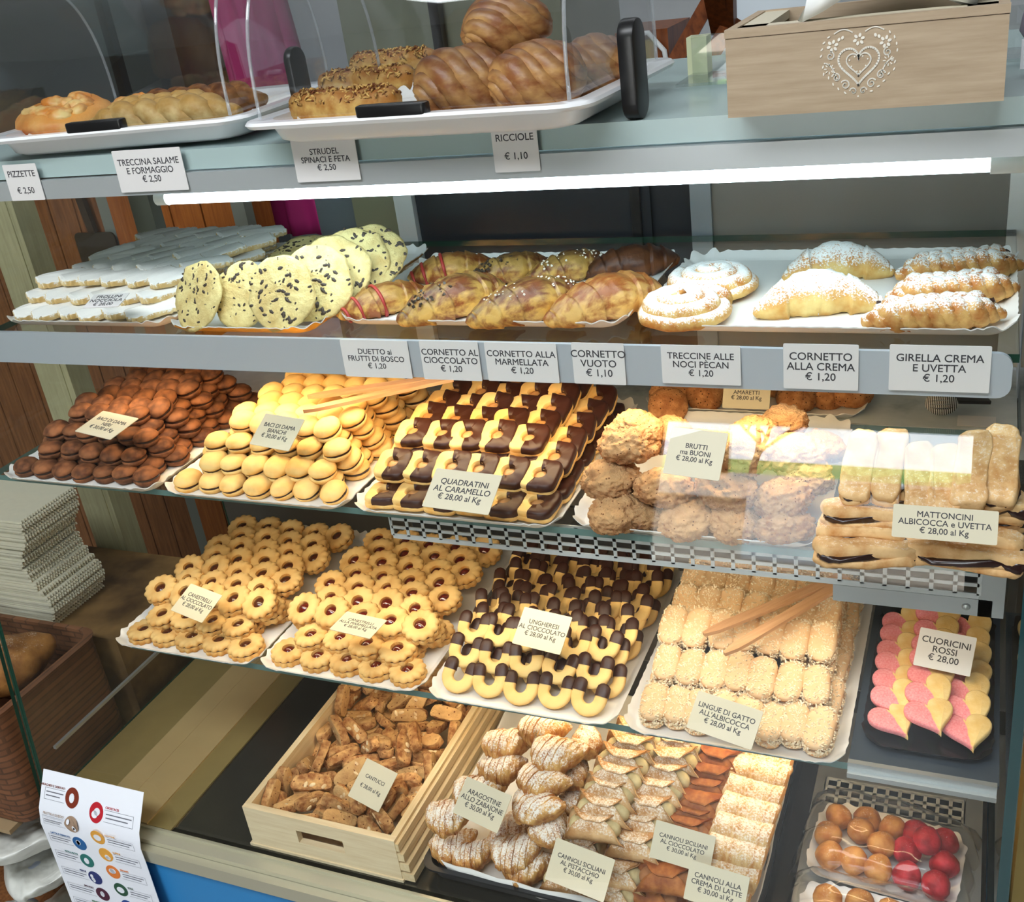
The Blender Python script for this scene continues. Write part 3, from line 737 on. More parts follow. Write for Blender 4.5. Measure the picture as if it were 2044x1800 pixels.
for q, (px, py, h, y_, tl, lab) in enumerate([(1335, 790, .50, 1.19, 70, 'upright beside the dipped squares'), (1335, 830, .53, 1.16, 50, 'lower one below the upright one'), (1408, 788, .50, 1.20, 40, 'touching the cream card'), (1590, 795, .50, 1.2, 20, 'wide one past the cream card'), (1650, 795, .505, 1.22, 30, 'near the end of their row'), (1700, 806, .52, 1.22, 10, 'last of the row'), (1560, 790, .50, 1.24, 10, 'half hidden behind the wide one')]):
    p = aty(px, py, y_); p.z = max(p.z, Z(H3) + .018)
    spawn(al[q % 3], 'amaretto', 'pitted brown macaroon ' + lab, 'biscuit', ZX(p, R.uniform(0, 40), tl, R.uniform(0, 360)), 'macaroons behind the nut biscuits')
tray('amar', -.378, -.112, 1.172, 1.30, H3, 'white card tray of macaroons at the back')

# --- sugared bars with dark filling
m_bar = food('sugared_bar', '#bd8448', '#e6c08a', 60, .35, .002, dust=.52, dustcol='#f3e6d0', lo=.3, hi=.6)
def bar_spec(l=.080, w=.0275):
    out = []
    for sd in range(4):
        def slab_(h, z0, k):
            rg = []; n = 44
            for q in range(7):
                f = -PI / 2 + PI * q / 6; cr = max(.05, math.cos(f)) ** .28
                rg.append([(l / 2 * k * (1 - .12 * (1 - cr)) * math.copysign(abs(math.cos(2 * PI * j / n)) ** .35, math.cos(2 * PI * j / n)), w / 2 * k * (1 - .3 * (1 - cr)) * math.copysign(abs(math.sin(2 * PI * j / n)) ** .45, math.sin(2 * PI * j / n)), z0 + h / 2 * math.sin(f)) for j in range(n)])
            b = MB().loft(rg); b.rough(.0036, 30, sd + z0 * 900); b.rough(.0010, 120, sd); return b
        a = slab_(.011, .0052, 1); a.warp(lambda p: (p.x, p.y, p.z - .003 * (p.x / l * 2) ** 4)); b = slab_(.008, -.0052, 1.0); f = slab_(.006, -.0008, .985); f.rough(.0022, 100, sd)
        out.append([('dough_top', a.mesh('dough_top', m_bar, 180)), ('dough_base', b.mesh('dough_base', m_bar, 180)), ('fruit_filling', f.mesh('fruit_filling', plain('fruit_filling', '#2a1412', .2, coat=.3), 180), 'dark sticky fruit filling')])
    return out
sp = bar_spec()
bars = [(1730, 1098, .535, 8, 1.15, 'at the front, nearest the nut biscuits'), (1925, 1105, .535, -4, 1.2, 'at the front by the end glass'), (1940, 1075, .527, -6, 1.05, 'lying on the front one by the end glass'), (1720, 1060, .525, 4, 1.0, 'second up on the nut biscuit side'), (1800, 1070, .53, 0, 1.0, 'behind the front pair'),
        (1735, 1025, .51, 2, 1.05, 'in the third course up'), (1950, 1030, .515, 0, 1.0, 'behind the cream card'), (1940, 1003, .50, -3, 1.15, 'across the foot of the upright ones'), (1780, 990, .50, 4, 1.1, 'across the foot, nut biscuit side'),
        (1715, 930, .475, 88, 1.0, 'upright, first from the nut biscuits'), (1775, 930, .475, 90, 1.0, 'upright, second from the nut biscuits'), (1835, 955, .48, 92, .95, 'upright, third from the nut biscuits'), (1885, 960, .48, 91, .95, 'upright, fourth from the nut biscuits'), (1940, 940, .472, 88, 1.05, 'upright, fifth from the nut biscuits'), (1995, 930, .47, 92, 1.1, 'upright, last one by the end glass')]
for px, py, h, yaw, s, lab in bars:
    spawn(R.choice(sp), 'filled_bar', 'sugar-dusted fruit bar ' + lab, 'pastry', ZX(at(px, py, h), yaw + R.uniform(-4, 4), 0) @ (Matrix.Rotation(rad(-24 if yaw > 45 else 0), 4, 'Y')) @ Matrix.Rotation(rad(0), 4, 'X') @ Matrix.Diagonal((s, s, s, 1)), 'sugar-dusted fruit bars')

# --- heart biscuits, half pink
t = NT('heart_biscuit'); sx_ = t.n('ShaderNodeSeparateXYZ'); t.l(t.coord(), sx_.inputs[0])
e_ = t.math('MULTIPLY', t.math('ADD', t.math('ADD', sx_.outputs[0], .001), t.math('MULTIPLY', t.math('SUBTRACT', t.noise(160, 3), .5), .006)), -900, True)
t.pr(t.mix(e_, t.ramp(t.noise(60), [(.3, C('#e5b766')), (.7, C('#f3d493'))]), t.ramp(t.noise(500), [(.3, C('#e87c82')), (.7, C('#f4a3a4'))])), .75, 0, .25, t.noise(600, 3), .35, .001); m_heart = t.m
hp = []
for q in range(48):
    a = 2 * PI * q / 48; hp.append((.0018 * 16 * math.sin(a) ** 3 * .95, .0018 * (13 * math.cos(a) - 5 * math.cos(2 * a) - 2 * math.cos(3 * a) - math.cos(4 * a))))
hp = hp[::-1]
heart = MB().loft([[(x * k, (y + .004) * k - .004, z) for x, y in hp] for k, z in ((.93, 0), (.985, .0012), (1, .003), (1, .006), (.97, .0082), (.90, .009))]).mesh('heart', m_heart, 60)
x0, x1, y0, y1, z0 = TRAYS['cuor']
colw = ['nearest the finger biscuits', 'in the middle', 'nearest the end glass']
for j in range(7):
    for i in range(3):
        x = x0 + .030 + i * .036 + R.uniform(-.001, .001); y = y0 + .040 + j * .0285 + (.004 if i == 1 else 0)
        th = 20 + R.uniform(-3, 3) if j > 0 else 8
        spawn(heart, 'heart_biscuit', 'half pink, half cream heart biscuit %s, %s row from the front' % (colw[i], row_word(j)), 'biscuit', ZX((x, y, z0 + .006 + (.010 if i == 1 else 0) + .028 * math.sin(rad(th))), R.uniform(-4, 4), th, 24 + R.uniform(-12, 10), .92), 'half pink heart biscuits')

# ================================================================ UPPER GLASS SHELF
# --- speckled cookies leaning in a row
m_cook = food('speckled_cookie', '#cdb070', '#e9d898', 60, .7, .004, bscale=150, lo=.3)
m_chip = plain('chocolate_chip', '#40342a', .5)
def cookie_spec():
    out = []
    for sd in range(4):
        rg = random.Random(sd + 3); R1 = .0415
        b = MB(); b.lathe([(0, .0065), (.4 * R1, .0066), (.75 * R1, .006), (.93 * R1, .0042), (R1, .0018), (.98 * R1, 0), (.5 * R1, -.0008), (0, -.0008)], 40, jit=.10, seed=sd * 2.7); b.rough(.0022, 60, sd)
        ch = MB()
        for q in range(84):
            a = rg.uniform(0, 2 * PI); r = R1 * .93 * rg.random() ** .5; z = .0062 * (1 - (r / R1) ** 4 * .55)
            s = rg.uniform(.0008, .003); an = rg.uniform(0, PI); e = ball(1, s * 1.5, s * .8, s * .5); e.warp(lambda v: (r * math.cos(a) + v.x * math.cos(an) - v.y * math.sin(an), r * math.sin(a) + v.x * math.sin(an) + v.y * math.cos(an), z + v.z)); ch.add(e.v, e.f)
        out.append([('dough', b.mesh('dough', m_cook, 180)), ('chocolate_chips', ch.mesh('chocolate_chips', m_chip, 0), 'dark chocolate chips', 'stuff')])
    return out
sp = cookie_spec()
for px, py, h, yaw, tl, s, lab in [(400, 602, .345, -14, 62, 1.0, 'standing at the front beside the sugared fingers'), (490, 606, .350, 6, 60, .98, 'at the front, half behind its neighbour'), (566, 602, .345, 8, 62, 1.05, 'standing foremost by the tray edge'),
                               (632, 566, .335, 16, 58, 1.1, 'second in the leaning row'), (668, 543, .33, 22, 54, 1.08, 'third in the leaning row'), (705, 522, .327, 26, 50, 1.08, 'fourth in the leaning row'), (742, 510, .325, 34, 44, 1.05, 'last and highest of the leaning row'),
                               (600, 508, .352, 0, 14, 1.1, 'lying flat at the back'), (655, 500, .36, 20, 10, 1.05, 'flat one under the leaning row'), (520, 560, .365, 0, 6, 1.0, 'flat one under the small card')]:
    c_ = at(px, py, h); c_.z = max(c_.z, TRAYS['cook'][4] + .0430 * s * math.sin(rad(tl)) + .001)
    spawn(R.choice(sp), 'speckled_cookie', 'chocolate-speckled cookie ' + lab, 'cookie', ZX(c_, yaw, tl, R.uniform(0, 360), s), 'chocolate-speckled cookies')

# --- sugared fluted fingers
m_sug = food('sugared_finger', '#cfae72', '#e2cb98', 60, .3, .0015, dust=1.02, dustcol='#f4f3f0', dscale=300, dedge=.9)
def fing2_spec():
    out = []
    for sd in range(3):
        w, l = .030, .068; pts = []
        for q in range(72):
            a = 2 * PI * q / 72; ca, sa = math.cos(a), math.sin(a)
            x = l / 2 * math.copysign(abs(ca) ** .45, ca); y = w / 2 * math.copysign(abs(sa) ** .45, sa)
            k = 1 + .05 * math.sin(a * 18); pts.append((x * (1 + (k - 1) * .5), y * k))
        b = MB().prism(pts, 0, .009, .0016); b.rough(.0012, 70, sd)
        out.append(b.mesh('sugared_finger', m_sug, 45))
    return out
sp = fing2_spec(); x0, x1, y0, y1, z0 = TRAYS['tort']
for k in range(3):
    for j in range(7):
        for i in range(7):
            x = x0 + .034 + i * .038 + (j % 2) * .014 + R.uniform(-.003, .003); y = y0 + .042 + k * .026 + j * .050 + R.uniform(-.004, .004)
            if y > y1 - .035 or x > x1 - .030: continue
            if k < 2 and j > 1 and 0 < i < 5: continue
            spawn(R.choice(sp), 'sugared_finger', 'sugar-dusted fluted finger, %s from end glass, %s row, %s layer' % (row_word(i), row_word(j), ('lowest', 'middle', 'top')[k]), 'biscuit', ZX((x, y, z0 + .0065 + k * .0125), R.uniform(-8, 8) + 58, 0, 0) @ Matrix.Rotation(rad(R.uniform(6, 18)), 4, 'X') @ Matrix.Rotation(rad(R.uniform(-3, 6)), 4, 'Y'), 'sugar-dusted fingers')

# --- croissants
def croissant(L, Rm, turns, curve, seed, mat, name='dough', flat=.8):
    """rolled crescent: each wrap steps down in radius towards the tips"""
    b = MB(); n = 22; m = 84; rg = []
    for i in range(m + 1):
        t = i / m; u = 2 * t - 1
        env = max(.0, 1 - abs(u) ** 2.3) ** .62 * .88 + .12 * (1 - abs(u))
        ph = abs(u) * turns; fr = ph % 1.0
        step = 1 + .19 * (1 - fr) ** .8 * (1 if env > .1 else 0) - .05
        if ph < .5: step = 1.09 - .04 * ph
        r = max(.0012, Rm * env * step)
        x = L / 2 * u; y = curve * (u * u) ; z = 0
        ring = []
        for j in range(n):
            a = 2 * PI * j / n
            sk = .012 * L * math.sin(a) * (1 if u > 0 else -1) * 1.5
            k = 1 + .035 * noise.noise((u * 9, math.cos(a) * 1.2 + seed, math.sin(a) * 1.2)) + .02 * math.sin(a * 9 + u * 25 + seed)
            ring.append((x + sk * (1 if .06 < t < .94 else 0), y + r * k * math.cos(a), r * flat * k * math.sin(a) + Rm * flat * .62 - (.25 * Rm if abs(u) > .8 else .25 * Rm * (abs(u) / .8) ** 2)))
        rg.append(ring)
    b.loft(rg); b.warp(lambda p: (p.x, p.y, max(p.z, .0))); b.rough(.0011, 70, seed)
    return b.mesh(name, mat, 180)
def cro_mat(name, c1, c2, top, **k): return food(name, c1, c2, 48, .35, .002, .42, 160, top=top, anis=(.6, 2.2, 1.4), spec=.5, lo=.40, hi=.58, **k)
mc1 = cro_mat('croissant_golden', '#95511f', '#e2b45e', '#5a260c'); mc2 = cro_mat('croissant_brown', '#8a4a20', '#e0b25c', '#2c140a')
mc3 = cro_mat('croissant_dark', '#46220f', '#6e3f1e', '#2e150a'); mc4 = cro_mat('croissant_plain', '#a05c22', '#e6b868', '#6c3210')
m_red = plain('red_dough', '#a8332c', .45); m_sugar = plain('sugar_grain', '#f5efe2', .4)
def crumbs(L, Rm, n, mat, s0, s1, seed, u0=-.7, u1=.7, name='sugar_grains'):
    rg = random.Random(seed); b = MB()
    for q in range(n):
        u = rg.uniform(u0, u1); a = rg.uniform(.25, .75) * PI; r = Rm * (1 - abs(u) ** 2.3) ** .62 * 1.0
        c = Vector((L / 2 * u, r * math.cos(a), r * .8 * math.sin(a) + Rm * .5 - .2 * Rm * (abs(u)) ** 2)); s = rg.uniform(s0, s1)
        d = Vector((rg.uniform(-1, 1), rg.uniform(-1, 1), rg.uniform(-1, 1))).normalized(); b.obox(c - d * s, c + d * s, s * 1.6, s * 1.4)
    return b.mesh(name, mat, 0)
def bands(L, Rm, us, mat):
    b = MB()
    for u in us:
        env = (1 - abs(u) ** 2.3) ** .62 * .88 + .12 * (1 - abs(u)); r = Rm * env * 1.10
        pts = [(L / 2 * u + .012 * L * math.sin(a) * (1 if u > 0 else -1) * 1.5, r * math.cos(a), max(.0005, r * .8 * math.sin(a) + Rm * .8 * .62 - .25 * Rm * min(1, (abs(u) / .8) ** 2))) for a in [2 * PI * j / 24 for j in range(25)]]
        b.tube(pts, .0022, 6, sq=.8)
    return b.mesh('red_stripes', mat, 180)
def lay(p, q, h):
    """frame on a level: origin half-way between two photo points, x along them"""
    a, b_ = at(p[0], p[1], h), at(q[0], q[1], h); c = (a + b_) / 2; d = b_ - a
    return c, math.degrees(math.atan2(d.y, d.x)), d.length
zt = TRAYS['corn'][4]
CR = [((680, 622), (856, 566), mc1, .98, 'duetto', 'pale croissant with red stripes at the tray front corner'), ((812, 636), (1005, 556), mc2, 1, 'choc', 'croissant with chocolate specks, second in the front row'), ((945, 640), (1165, 566), mc2, 1, 'sugar', 'croissant with brown sugared back, third in the front row'),
      ((1098, 640), (1325, 556), mc4, 1.0, 'plain', 'plain golden croissant at the end of the front row'), ((812, 548), (990, 512), mc1, .95, 'duetto', 'red-striped croissant in the back row'), ((945, 552), (1095, 512), mc2, .95, 'choc', 'chocolate-topped croissant in the back row'),
      ((1065, 548), (1215, 508), mc2, .95, 'sugar', 'sugared croissant in the middle of the back row'), ((1185, 536), (1340, 504), mc3, 1.0, 'plain', 'dark brown croissant at the back corner')]
for q, (a_, b_, m, s, kd, lab) in enumerate(CR):
    p, yaw, L = lay(a_, b_, H2 - .018); L = max(.12, min(.15, L)) * s; Rm = L * .205
    parts = [('dough', croissant(L, Rm, 3.4, .012, q, m))]
    if kd == 'duetto': parts.append(('red_stripes', bands(L, Rm, (-.86, -.62, -.18), m_red), 'red dough stripes'))
    if kd == 'choc': parts.append(('chocolate_pieces', crumbs(L, Rm, 60, m_chip, .0006, .0018, q, -.85, .1, 'chocolate_pieces'), 'dark chocolate specks', 'stuff'))
    if kd == 'sugar': parts.append(('sugar_grains', crumbs(L, Rm, 70, m_sugar, .0005, .0012, q), 'white sugar grains', 'stuff'))
    spawn(parts, 'croissant', lab, 'pastry', ZX((p.x, p.y, zt + .001), yaw - 8), 'croissants on the white tray')

# --- sugared swirls
DUST = dict(dust=.84, dustcol='#f4f4f2', dscale=520, dedge=.9)
m_swirl = food('swirl_dough', '#c07c38', '#e6bf74', 60, .3, .002, .5, 200, **DUST)
def swirl(sd):
    b = MB(); Rw = .046
    path = []; N = 110
    for i in range(N + 1):
        t = i / N; a = 2 * PI * 2.6 * t + sd; r = Rw * (.98 - .86 * t) - .004
        path.append((r * math.cos(a), r * math.sin(a), .013 + .008 * t))
    b.tube(path, [.0105] * (N - 6) + [.009, .008, .007, .006, .005, .004, .003], 10, sq=1.25)
    b.lathe([(0, .002), (.040, .002), (.0475, .006), (.0485, .012), (.044, .017), (0, .019)], 36, jit=.03, seed=sd); b.rough(.0012, 60, sd)
    b.warp(lambda p: (p.x, p.y, max(0, p.z)))
    return b.mesh('sugared_swirl', m_swirl, 180)
zt = TRAYS['gire'][4]
for q, (px, py, lab) in enumerate([(1368, 632, 'sugar-dusted swirl pastry at the tray front corner'), (1424, 580, 'sugar-dusted swirl pastry behind the front one')]):
    p = at(px, py, H2 - .005); spawn(swirl(q * 2.2), 'sugared_swirl', lab, 'pastry', ZX((p.x, p.y, zt), 30), 'sugar-dusted swirls')
# --- cream croissants
m_cc = food('cream_croissant', '#d49a4a', '#f0d48a', 40, .2, .002, .45, 150, top='#b56a2c', **DUST)
for q, (a_, b_, lab) in enumerate([((1500, 605), (1760, 585), 'sugar-dusted cream croissant in front, cream oozing out'), ((1560, 535), (1785, 522), 'sugar-dusted cream croissant behind the other')]):
    p, yaw, L = lay(a_, b_, H2 - .012); L = min(L, .155)
    parts = [('dough', croissant(L, L * .225, 2.2, .02, q + 20, m_cc))]
    if q == 0:
        cb = caps(.06, .03, .012, .007); cb.warp(lambda v: (v.x - .012, v.y - .022, v.z)); cb.rough(.003, 60, 3); parts.append(('cream', cb.mesh('cream', plain('custard_cream', '#f3e6b4', .45), 180), 'pale custard cream at the seam'))
    spawn(parts, 'cream_croissant', lab, 'pastry', ZX((p.x, p.y, zt), yaw + 180), 'cream croissants')
# --- braids
m_br = food('braid_dough', '#b87336', '#e5b870', 60, .3, .002, .5, 180, **dict(DUST, dust=.78))
m_rais = plain('dark_nut', '#3a1f17', .4)
def braid(L, seed, mat, r=.0105, amp=.011, k=3.5, nst=3, extra=True, part='strand'):
    b = MB(); N = 70
    for s in range(nst):
        ph = 2 * PI * s / nst; path = []; rad_ = []
        for i in range(N + 1):
            t = i / N; e = min(1, 5 * t, 5 * (1 - t)); a = 2 * PI * k * t + ph
            path.append((L * (t - .5), amp * e * math.sin(a), r * .9 + .006 * e + .006 * e * math.sin(2 * a))); rad_.append(r * (.45 + .55 * e))
        b.tube(path, rad_, 10, sq=.95)
    b.rough(.0014, 60, seed); b.warp(lambda p: (p.x, p.y, max(p.z, 0)))
    parts = [('dough', b.mesh('dough', mat, 180))]
    if extra:
        rg = random.Random(seed); c = MB()
        for q in range(14):
            u = Vector((L * rg.uniform(-.4, .4), rg.uniform(-.01, .01), r * 2.2)); d = Vector((rg.uniform(-1, 1), rg.uniform(-1, 1), .2)).normalized() * rg.uniform(.002, .004); c.obox(u - d, u + d, .004, .003)
        parts.append(('nut_pieces', c.mesh('nut_pieces', m_rais, 30), 'dark nut pieces'))
    return parts
for q, (a_, b_, lab) in enumerate([((1722, 645), (2005, 628), 'sugar-dusted braid at the front edge'), ((1770, 600), (2030, 578), 'sugar-dusted braid, middle one of three'), ((1790, 552), (2040, 532), 'sugar-dusted braid at the back')]):
    p, yaw, L = lay(a_, b_, H2 - .01); spawn(braid(min(L, .14), q + 3, m_br), 'sugared_braid', lab, 'pastry', ZX((p.x, p.y, zt), yaw), 'sugar-dusted braids')

# ================================================================ BOTTOM DECK
m_ply = wood('pale_plywood', '#d8c19a', '#ead9b6', 0, 20, .6); m_ply2 = wood('plywood_side', '#d3b98c', '#e8d5ae', 1, 20, .6)
zd = Z(H5)
# --- plywood crate of almond slices
bx = thing('plywood_crate', 'pale plywood crate heaped with almond biscuit slices', 'crate', TM(-.749, .812, zd + .0005))
bw, bd, bh, tk = .233, .40, .070, .009
fr = MB()
for (x0_, x1_, z0_, z1_) in ((-bw / 2, bw / 2, .0, .026), (-bw / 2, bw / 2, .048, bh), (-bw / 2, -.036, .026, .048), (.036, bw / 2, .026, .048)):
    fr.box(x0_, x1_, 0, tk, z0_, z1_)
ob('front_panel', fr.mesh('front_panel', m_ply, 0), bx)
ob('back_panel', MB().box(-bw / 2, bw / 2, bd - tk, bd, 0, bh).mesh('back_panel', m_ply, 0), bx)
ob('side_panel', MB().box(-bw / 2, -bw / 2 + tk, tk, bd - tk, 0, bh).mesh('side_panel', m_ply2, 0), bx)
sd_ = MB().box(bw / 2 - tk, bw / 2, tk, bd - tk, 0, bh)
for q in range(4): sd_.box(bw / 2 - .001, bw / 2 + .0045 * (q + 1), .001, bd, bh - .0165 * (q + 1) - .0012, bh - .0165 * (q + 1) + .0125 - .0012)
ob('side_panel', sd_.mesh('side_panel', m_ply2, 0), bx)
ob('bottom_board', MB().box(-bw / 2 - .004, bw / 2 + .002, -.002, bd, 0, .0045).mesh('bottom_board', m_ply, 0), bx)
# --- almond slices (resting places found by letting them fall)
m_cant = food('almond_slice', '#a2673a', '#e4b274', 90, .9, .004, .75, 240, top='#e8bd80', lo=.36, hi=.62, var=.4, pores=(150, .16, '#7d4419'))
m_alm = food('almond', '#d9b98a', '#f0dcb4', 80, .2)
def slice_mesh(sd):
    rg = random.Random(sd); w, l, t_ = .019 + .004 * rg.random(), .047 + .010 * rg.random(), .0125
    pts = []
    for q in range(26):
        a = 2 * PI * q / 26; ca, sa = math.cos(a), math.sin(a)
        y = w * .62 * math.copysign(abs(sa) ** .7, sa); y = y if y > 0 else y * .55
        pts.append((l / 2 * math.copysign(abs(ca) ** .6, ca), y))
    b = MB().prism(pts, -t_ / 2, t_ / 2, .0009); b.rough(.0017, 80, sd)
    al_ = MB()
    for q in range(5):
        c = Vector((rg.uniform(-.36, .36) * l, rg.uniform(-.2, .4) * w, rg.choice((-1, 1)) * (t_ / 2 - .0008)))
        e = ball(2, .0048, .0028, .0014); a = rg.uniform(0, PI); ca, sa = math.cos(a), math.sin(a)
        e.warp(lambda v: (c.x + v.x * ca - v.y * sa, c.y + v.x * sa + v.y * ca, c.z + v.z)); al_.add(e.v, e.f)
    return [('dough', b.mesh('dough', m_cant, 42)), ('almonds', al_.mesh('almonds', m_alm, 180), 'pale almond pieces')]
CS = [slice_mesh(q) for q in range(5)]
#CANT#
CANT = [(-0.032,0.087,0.0113,0.00,3.14,-0.82),(0.009,0.120,0.0238,3.14,0.00,-1.26),(0.101,0.094,0.0128,1.57,0.00,-1.57),(0.041,0.136,0.0176,0.21,0.25,1.66),(-0.101,0.156,0.0263,-1.57,-0.48,1.57),(0.101,0.037,0.0128,1.57,0.00,-1.57),(-0.100,0.112,0.0191,-0.00,2.73,-1.57),(0.073,0.385,0.0182,1.57,-0.33,0.00),(-0.083,0.349,0.0293,-2.29,-0.35,2.03),(-0.097,0.342,0.0200,0.06,-0.38,-1.72),(-0.085,0.085,0.0383,2.01,0.18,-0.92),(0.041,0.216,0.0347,1.47,-0.16,-2.56),(0.101,0.286,0.0411,-1.57,-0.49,-1.57),(0.100,0.328,0.0377,1.11,0.60,1.57),(-0.027,0.282,0.0257,-0.25,2.92,-0.00),(-0.040,0.385,0.0249,1.57,-2.71,0.00),(-0.026,0.186,0.0327,0.39,2.77,1.22),(-0.048,0.256,0.0304,0.00,0.01,3.09),(-0.091,0.035,0.0352,-0.62,-2.78,-1.18),(0.072,0.167,0.0365,0.25,0.02,3.04),(-0.028,0.354,0.0275,0.98,0.14,-1.01),(0.004,0.073,0.0423,-0.92,-0.75,2.90),(0.021,0.383,0.0328,-0.98,-0.08,3.14),(0.066,0.318,0.0351,0.39,2.68,0.64),(0.082,0.307,0.0301,-2.35,-0.00,1.41),(-0.049,0.200,0.0363,0.00,-0.00,0.86),(-0.078,0.231,0.0400,-0.03,0.16,-3.03),(-0.010,0.113,0.0293,0.30,-0.22,1.72),(0.087,0.361,0.0409,-0.19,-3.06,0.79),(0.004,0.172,0.0434,0.17,0.33,2.65),(0.097,0.091,0.0443,-0.32,-0.20,1.67),(-0.000,0.224,0.0379,0.08,0.07,-0.71),(0.095,0.361,0.0534,1.78,-0.05,1.41),(-0.073,0.150,0.0374,2.40,-0.00,-1.79),(-0.049,0.321,0.0408,2.94,0.47,-1.05),(-0.101,0.077,0.0437,1.57,-1.51,1.57),(0.067,0.300,0.0419,0.69,0.35,-2.84),(0.050,0.308,0.0437,-0.29,-0.49,0.10),(0.004,0.362,0.0352,0.48,-0.58,2.26),(-0.099,0.183,0.0476,0.26,-0.17,-1.57),(-0.013,0.057,0.0325,0.37,0.81,0.55),(0.055,0.383,0.0484,0.79,-0.43,3.14),(0.011,0.108,0.0369,0.06,0.12,0.78),(-0.060,0.103,0.0320,-0.49,2.85,0.17),(-0.092,0.385,0.0432,1.57,1.20,-0.00),(0.015,0.190,0.0488,3.14,-0.00,-0.57),(0.059,0.028,0.0429,-0.00,-3.14,-0.56),(0.062,0.197,0.0545,-0.19,0.20,2.97),(0.101,0.207,0.0534,-1.57,1.08,-1.57),(-0.051,0.192,0.0532,-2.61,0.51,-0.35),(-0.059,0.212,0.0471,0.20,0.19,-3.02),(-0.000,0.300,0.0382,2.03,0.00,1.90),(-0.050,0.090,0.0389,-1.83,0.42,-0.01),(0.028,0.020,0.0325,2.05,-0.00,-0.00),(0.101,0.038,0.0393,-1.57,0.00,1.57),(-0.040,0.017,0.0469,-1.11,-0.35,0.03),(-0.001,0.341,0.0375,0.36,-0.56,2.27),(-0.093,0.117,0.0447,-1.00,-0.65,-1.27),(0.081,0.173,0.0479,0.24,-3.04,0.35),(-0.043,0.052,0.0504,-1.76,0.30,1.16),(0.013,0.326,0.0405,-2.71,-0.22,1.55),(0.084,0.251,0.0497,0.53,0.18,-1.35),(-0.068,0.285,0.0436,3.01,-0.02,1.66),(0.064,0.143,0.0354,0.82,-0.30,0.11),(0.029,0.220,0.0518,0.52,0.03,-2.91),(0.018,0.148,0.0386,-3.14,-0.10,0.67),(-0.060,0.377,0.0466,2.00,0.03,0.26),(0.021,0.247,0.0602,0.68,-0.71,0.95),(-0.023,0.273,0.0372,-0.40,-3.03,-0.82),(-0.023,0.225,0.0447,0.99,0.18,2.55),(0.053,0.186,0.0652,1.85,0.02,-1.02),(-0.008,0.080,0.0301,-1.39,0.00,0.24),(0.055,0.285,0.0573,-0.55,2.85,-0.72),(-0.074,0.127,0.0518,2.04,-0.20,1.73),(0.012,0.032,0.0441,0.19,0.54,0.51),(-0.071,0.246,0.0463,-0.21,2.53,-0.09),(-0.020,0.146,0.0374,1.93,0.00,0.49),(0.051,0.335,0.0440,0.12,0.40,-3.05),(0.039,0.103,0.0344,0.28,-0.14,1.15),(-0.100,0.040,0.0544,1.55,-0.62,1.59),(0.064,0.227,0.0565,-0.00,-0.37,-1.52),(0.064,0.264,0.0503,2.83,-0.70,-1.06),(-0.069,0.042,0.0471,0.20,-0.23,-2.00),(0.012,0.308,0.0556,0.86,-0.41,-2.77),(0.044,0.080,0.0358,2.00,0.51,-1.82),(0.073,0.102,0.0432,0.15,-1.82,1.71),(0.047,0.361,0.0474,0.65,-0.34,-0.70),(0.022,0.272,0.0558,2.67,-0.38,0.39),(-0.005,0.036,0.0378,1.76,-2.46,-0.01),(-0.097,0.233,0.0655,1.44,-0.68,1.73),(-0.084,0.335,0.0423,-2.84,-0.00,1.01),(-0.056,0.154,0.0402,1.21,-0.36,-2.14),(0.043,0.171,0.0562,2.74,0.33,-1.15),(0.073,0.069,0.0417,0.62,0.42,-2.00),(-0.044,0.342,0.0466,1.71,0.37,-1.06),(-0.049,0.144,0.0374,1.23,-0.00,-2.27),(-0.020,0.317,0.0417,2.12,-0.49,1.39),(-0.058,0.075,0.0514,-0.55,-2.96,0.47),(0.058,0.336,0.0606,2.83,-0.28,0.66),(-0.010,0.161,0.0538,-1.29,2.35,-0.38),(-0.073,0.178,0.0568,1.41,0.33,-0.70),(0.019,0.230,0.0596,0.94,-0.00,0.27),(-0.015,0.114,0.0463,0.62,-0.17,1.07),(-0.101,0.264,0.0511,-1.57,-0.00,1.57),(0.074,0.042,0.0523,1.52,0.04,2.56),(0.064,0.069,0.0554,0.00,-1.18,-0.25),(0.002,0.054,0.0496,-1.93,0.74,0.32),(-0.099,0.283,0.0706,-0.71,0.14,-1.57),(0.093,0.147,0.0458,1.31,-0.63,1.99),(0.022,0.072,0.0455,2.26,0.02,-1.10),(-0.082,0.301,0.0521,0.51,-0.08,1.63),(-0.047,0.268,0.0414,1.70,0.28,1.76),(0.031,0.356,0.0458,1.64,0.48,2.39),(-0.012,0.269,0.0517,0.09,-0.29,0.81),(0.079,0.236,0.0681,0.56,0.14,0.09),(-0.001,0.177,0.0542,0.16,0.33,2.63),(0.071,0.112,0.0542,-1.84,2.78,0.01)]
for q, (x, y, z, a, b_, c_) in enumerate(CANT):
    col_ = 'near the handle end' if y < .10 else 'in the front half' if y < .20 else 'in the back half' if y < .28 else 'at the back end'
    lab = 'almond biscuit slice %s of the crate' % col_ + (', by the ribbed side' if x > .04 else ', by the plain side' if x < -.04 else ', mid heap')
    spawn(CS[q % 5], 'almond_slice', lab, 'biscuit', TM(-.749 + x, .812 + y, zd + z + .001) @ Euler((a, b_, c_)).to_matrix().to_4x4(), 'almond slices ' + col_ + (' ribbed' if x > .04 else ' plain' if x < -.04 else ' mid'))
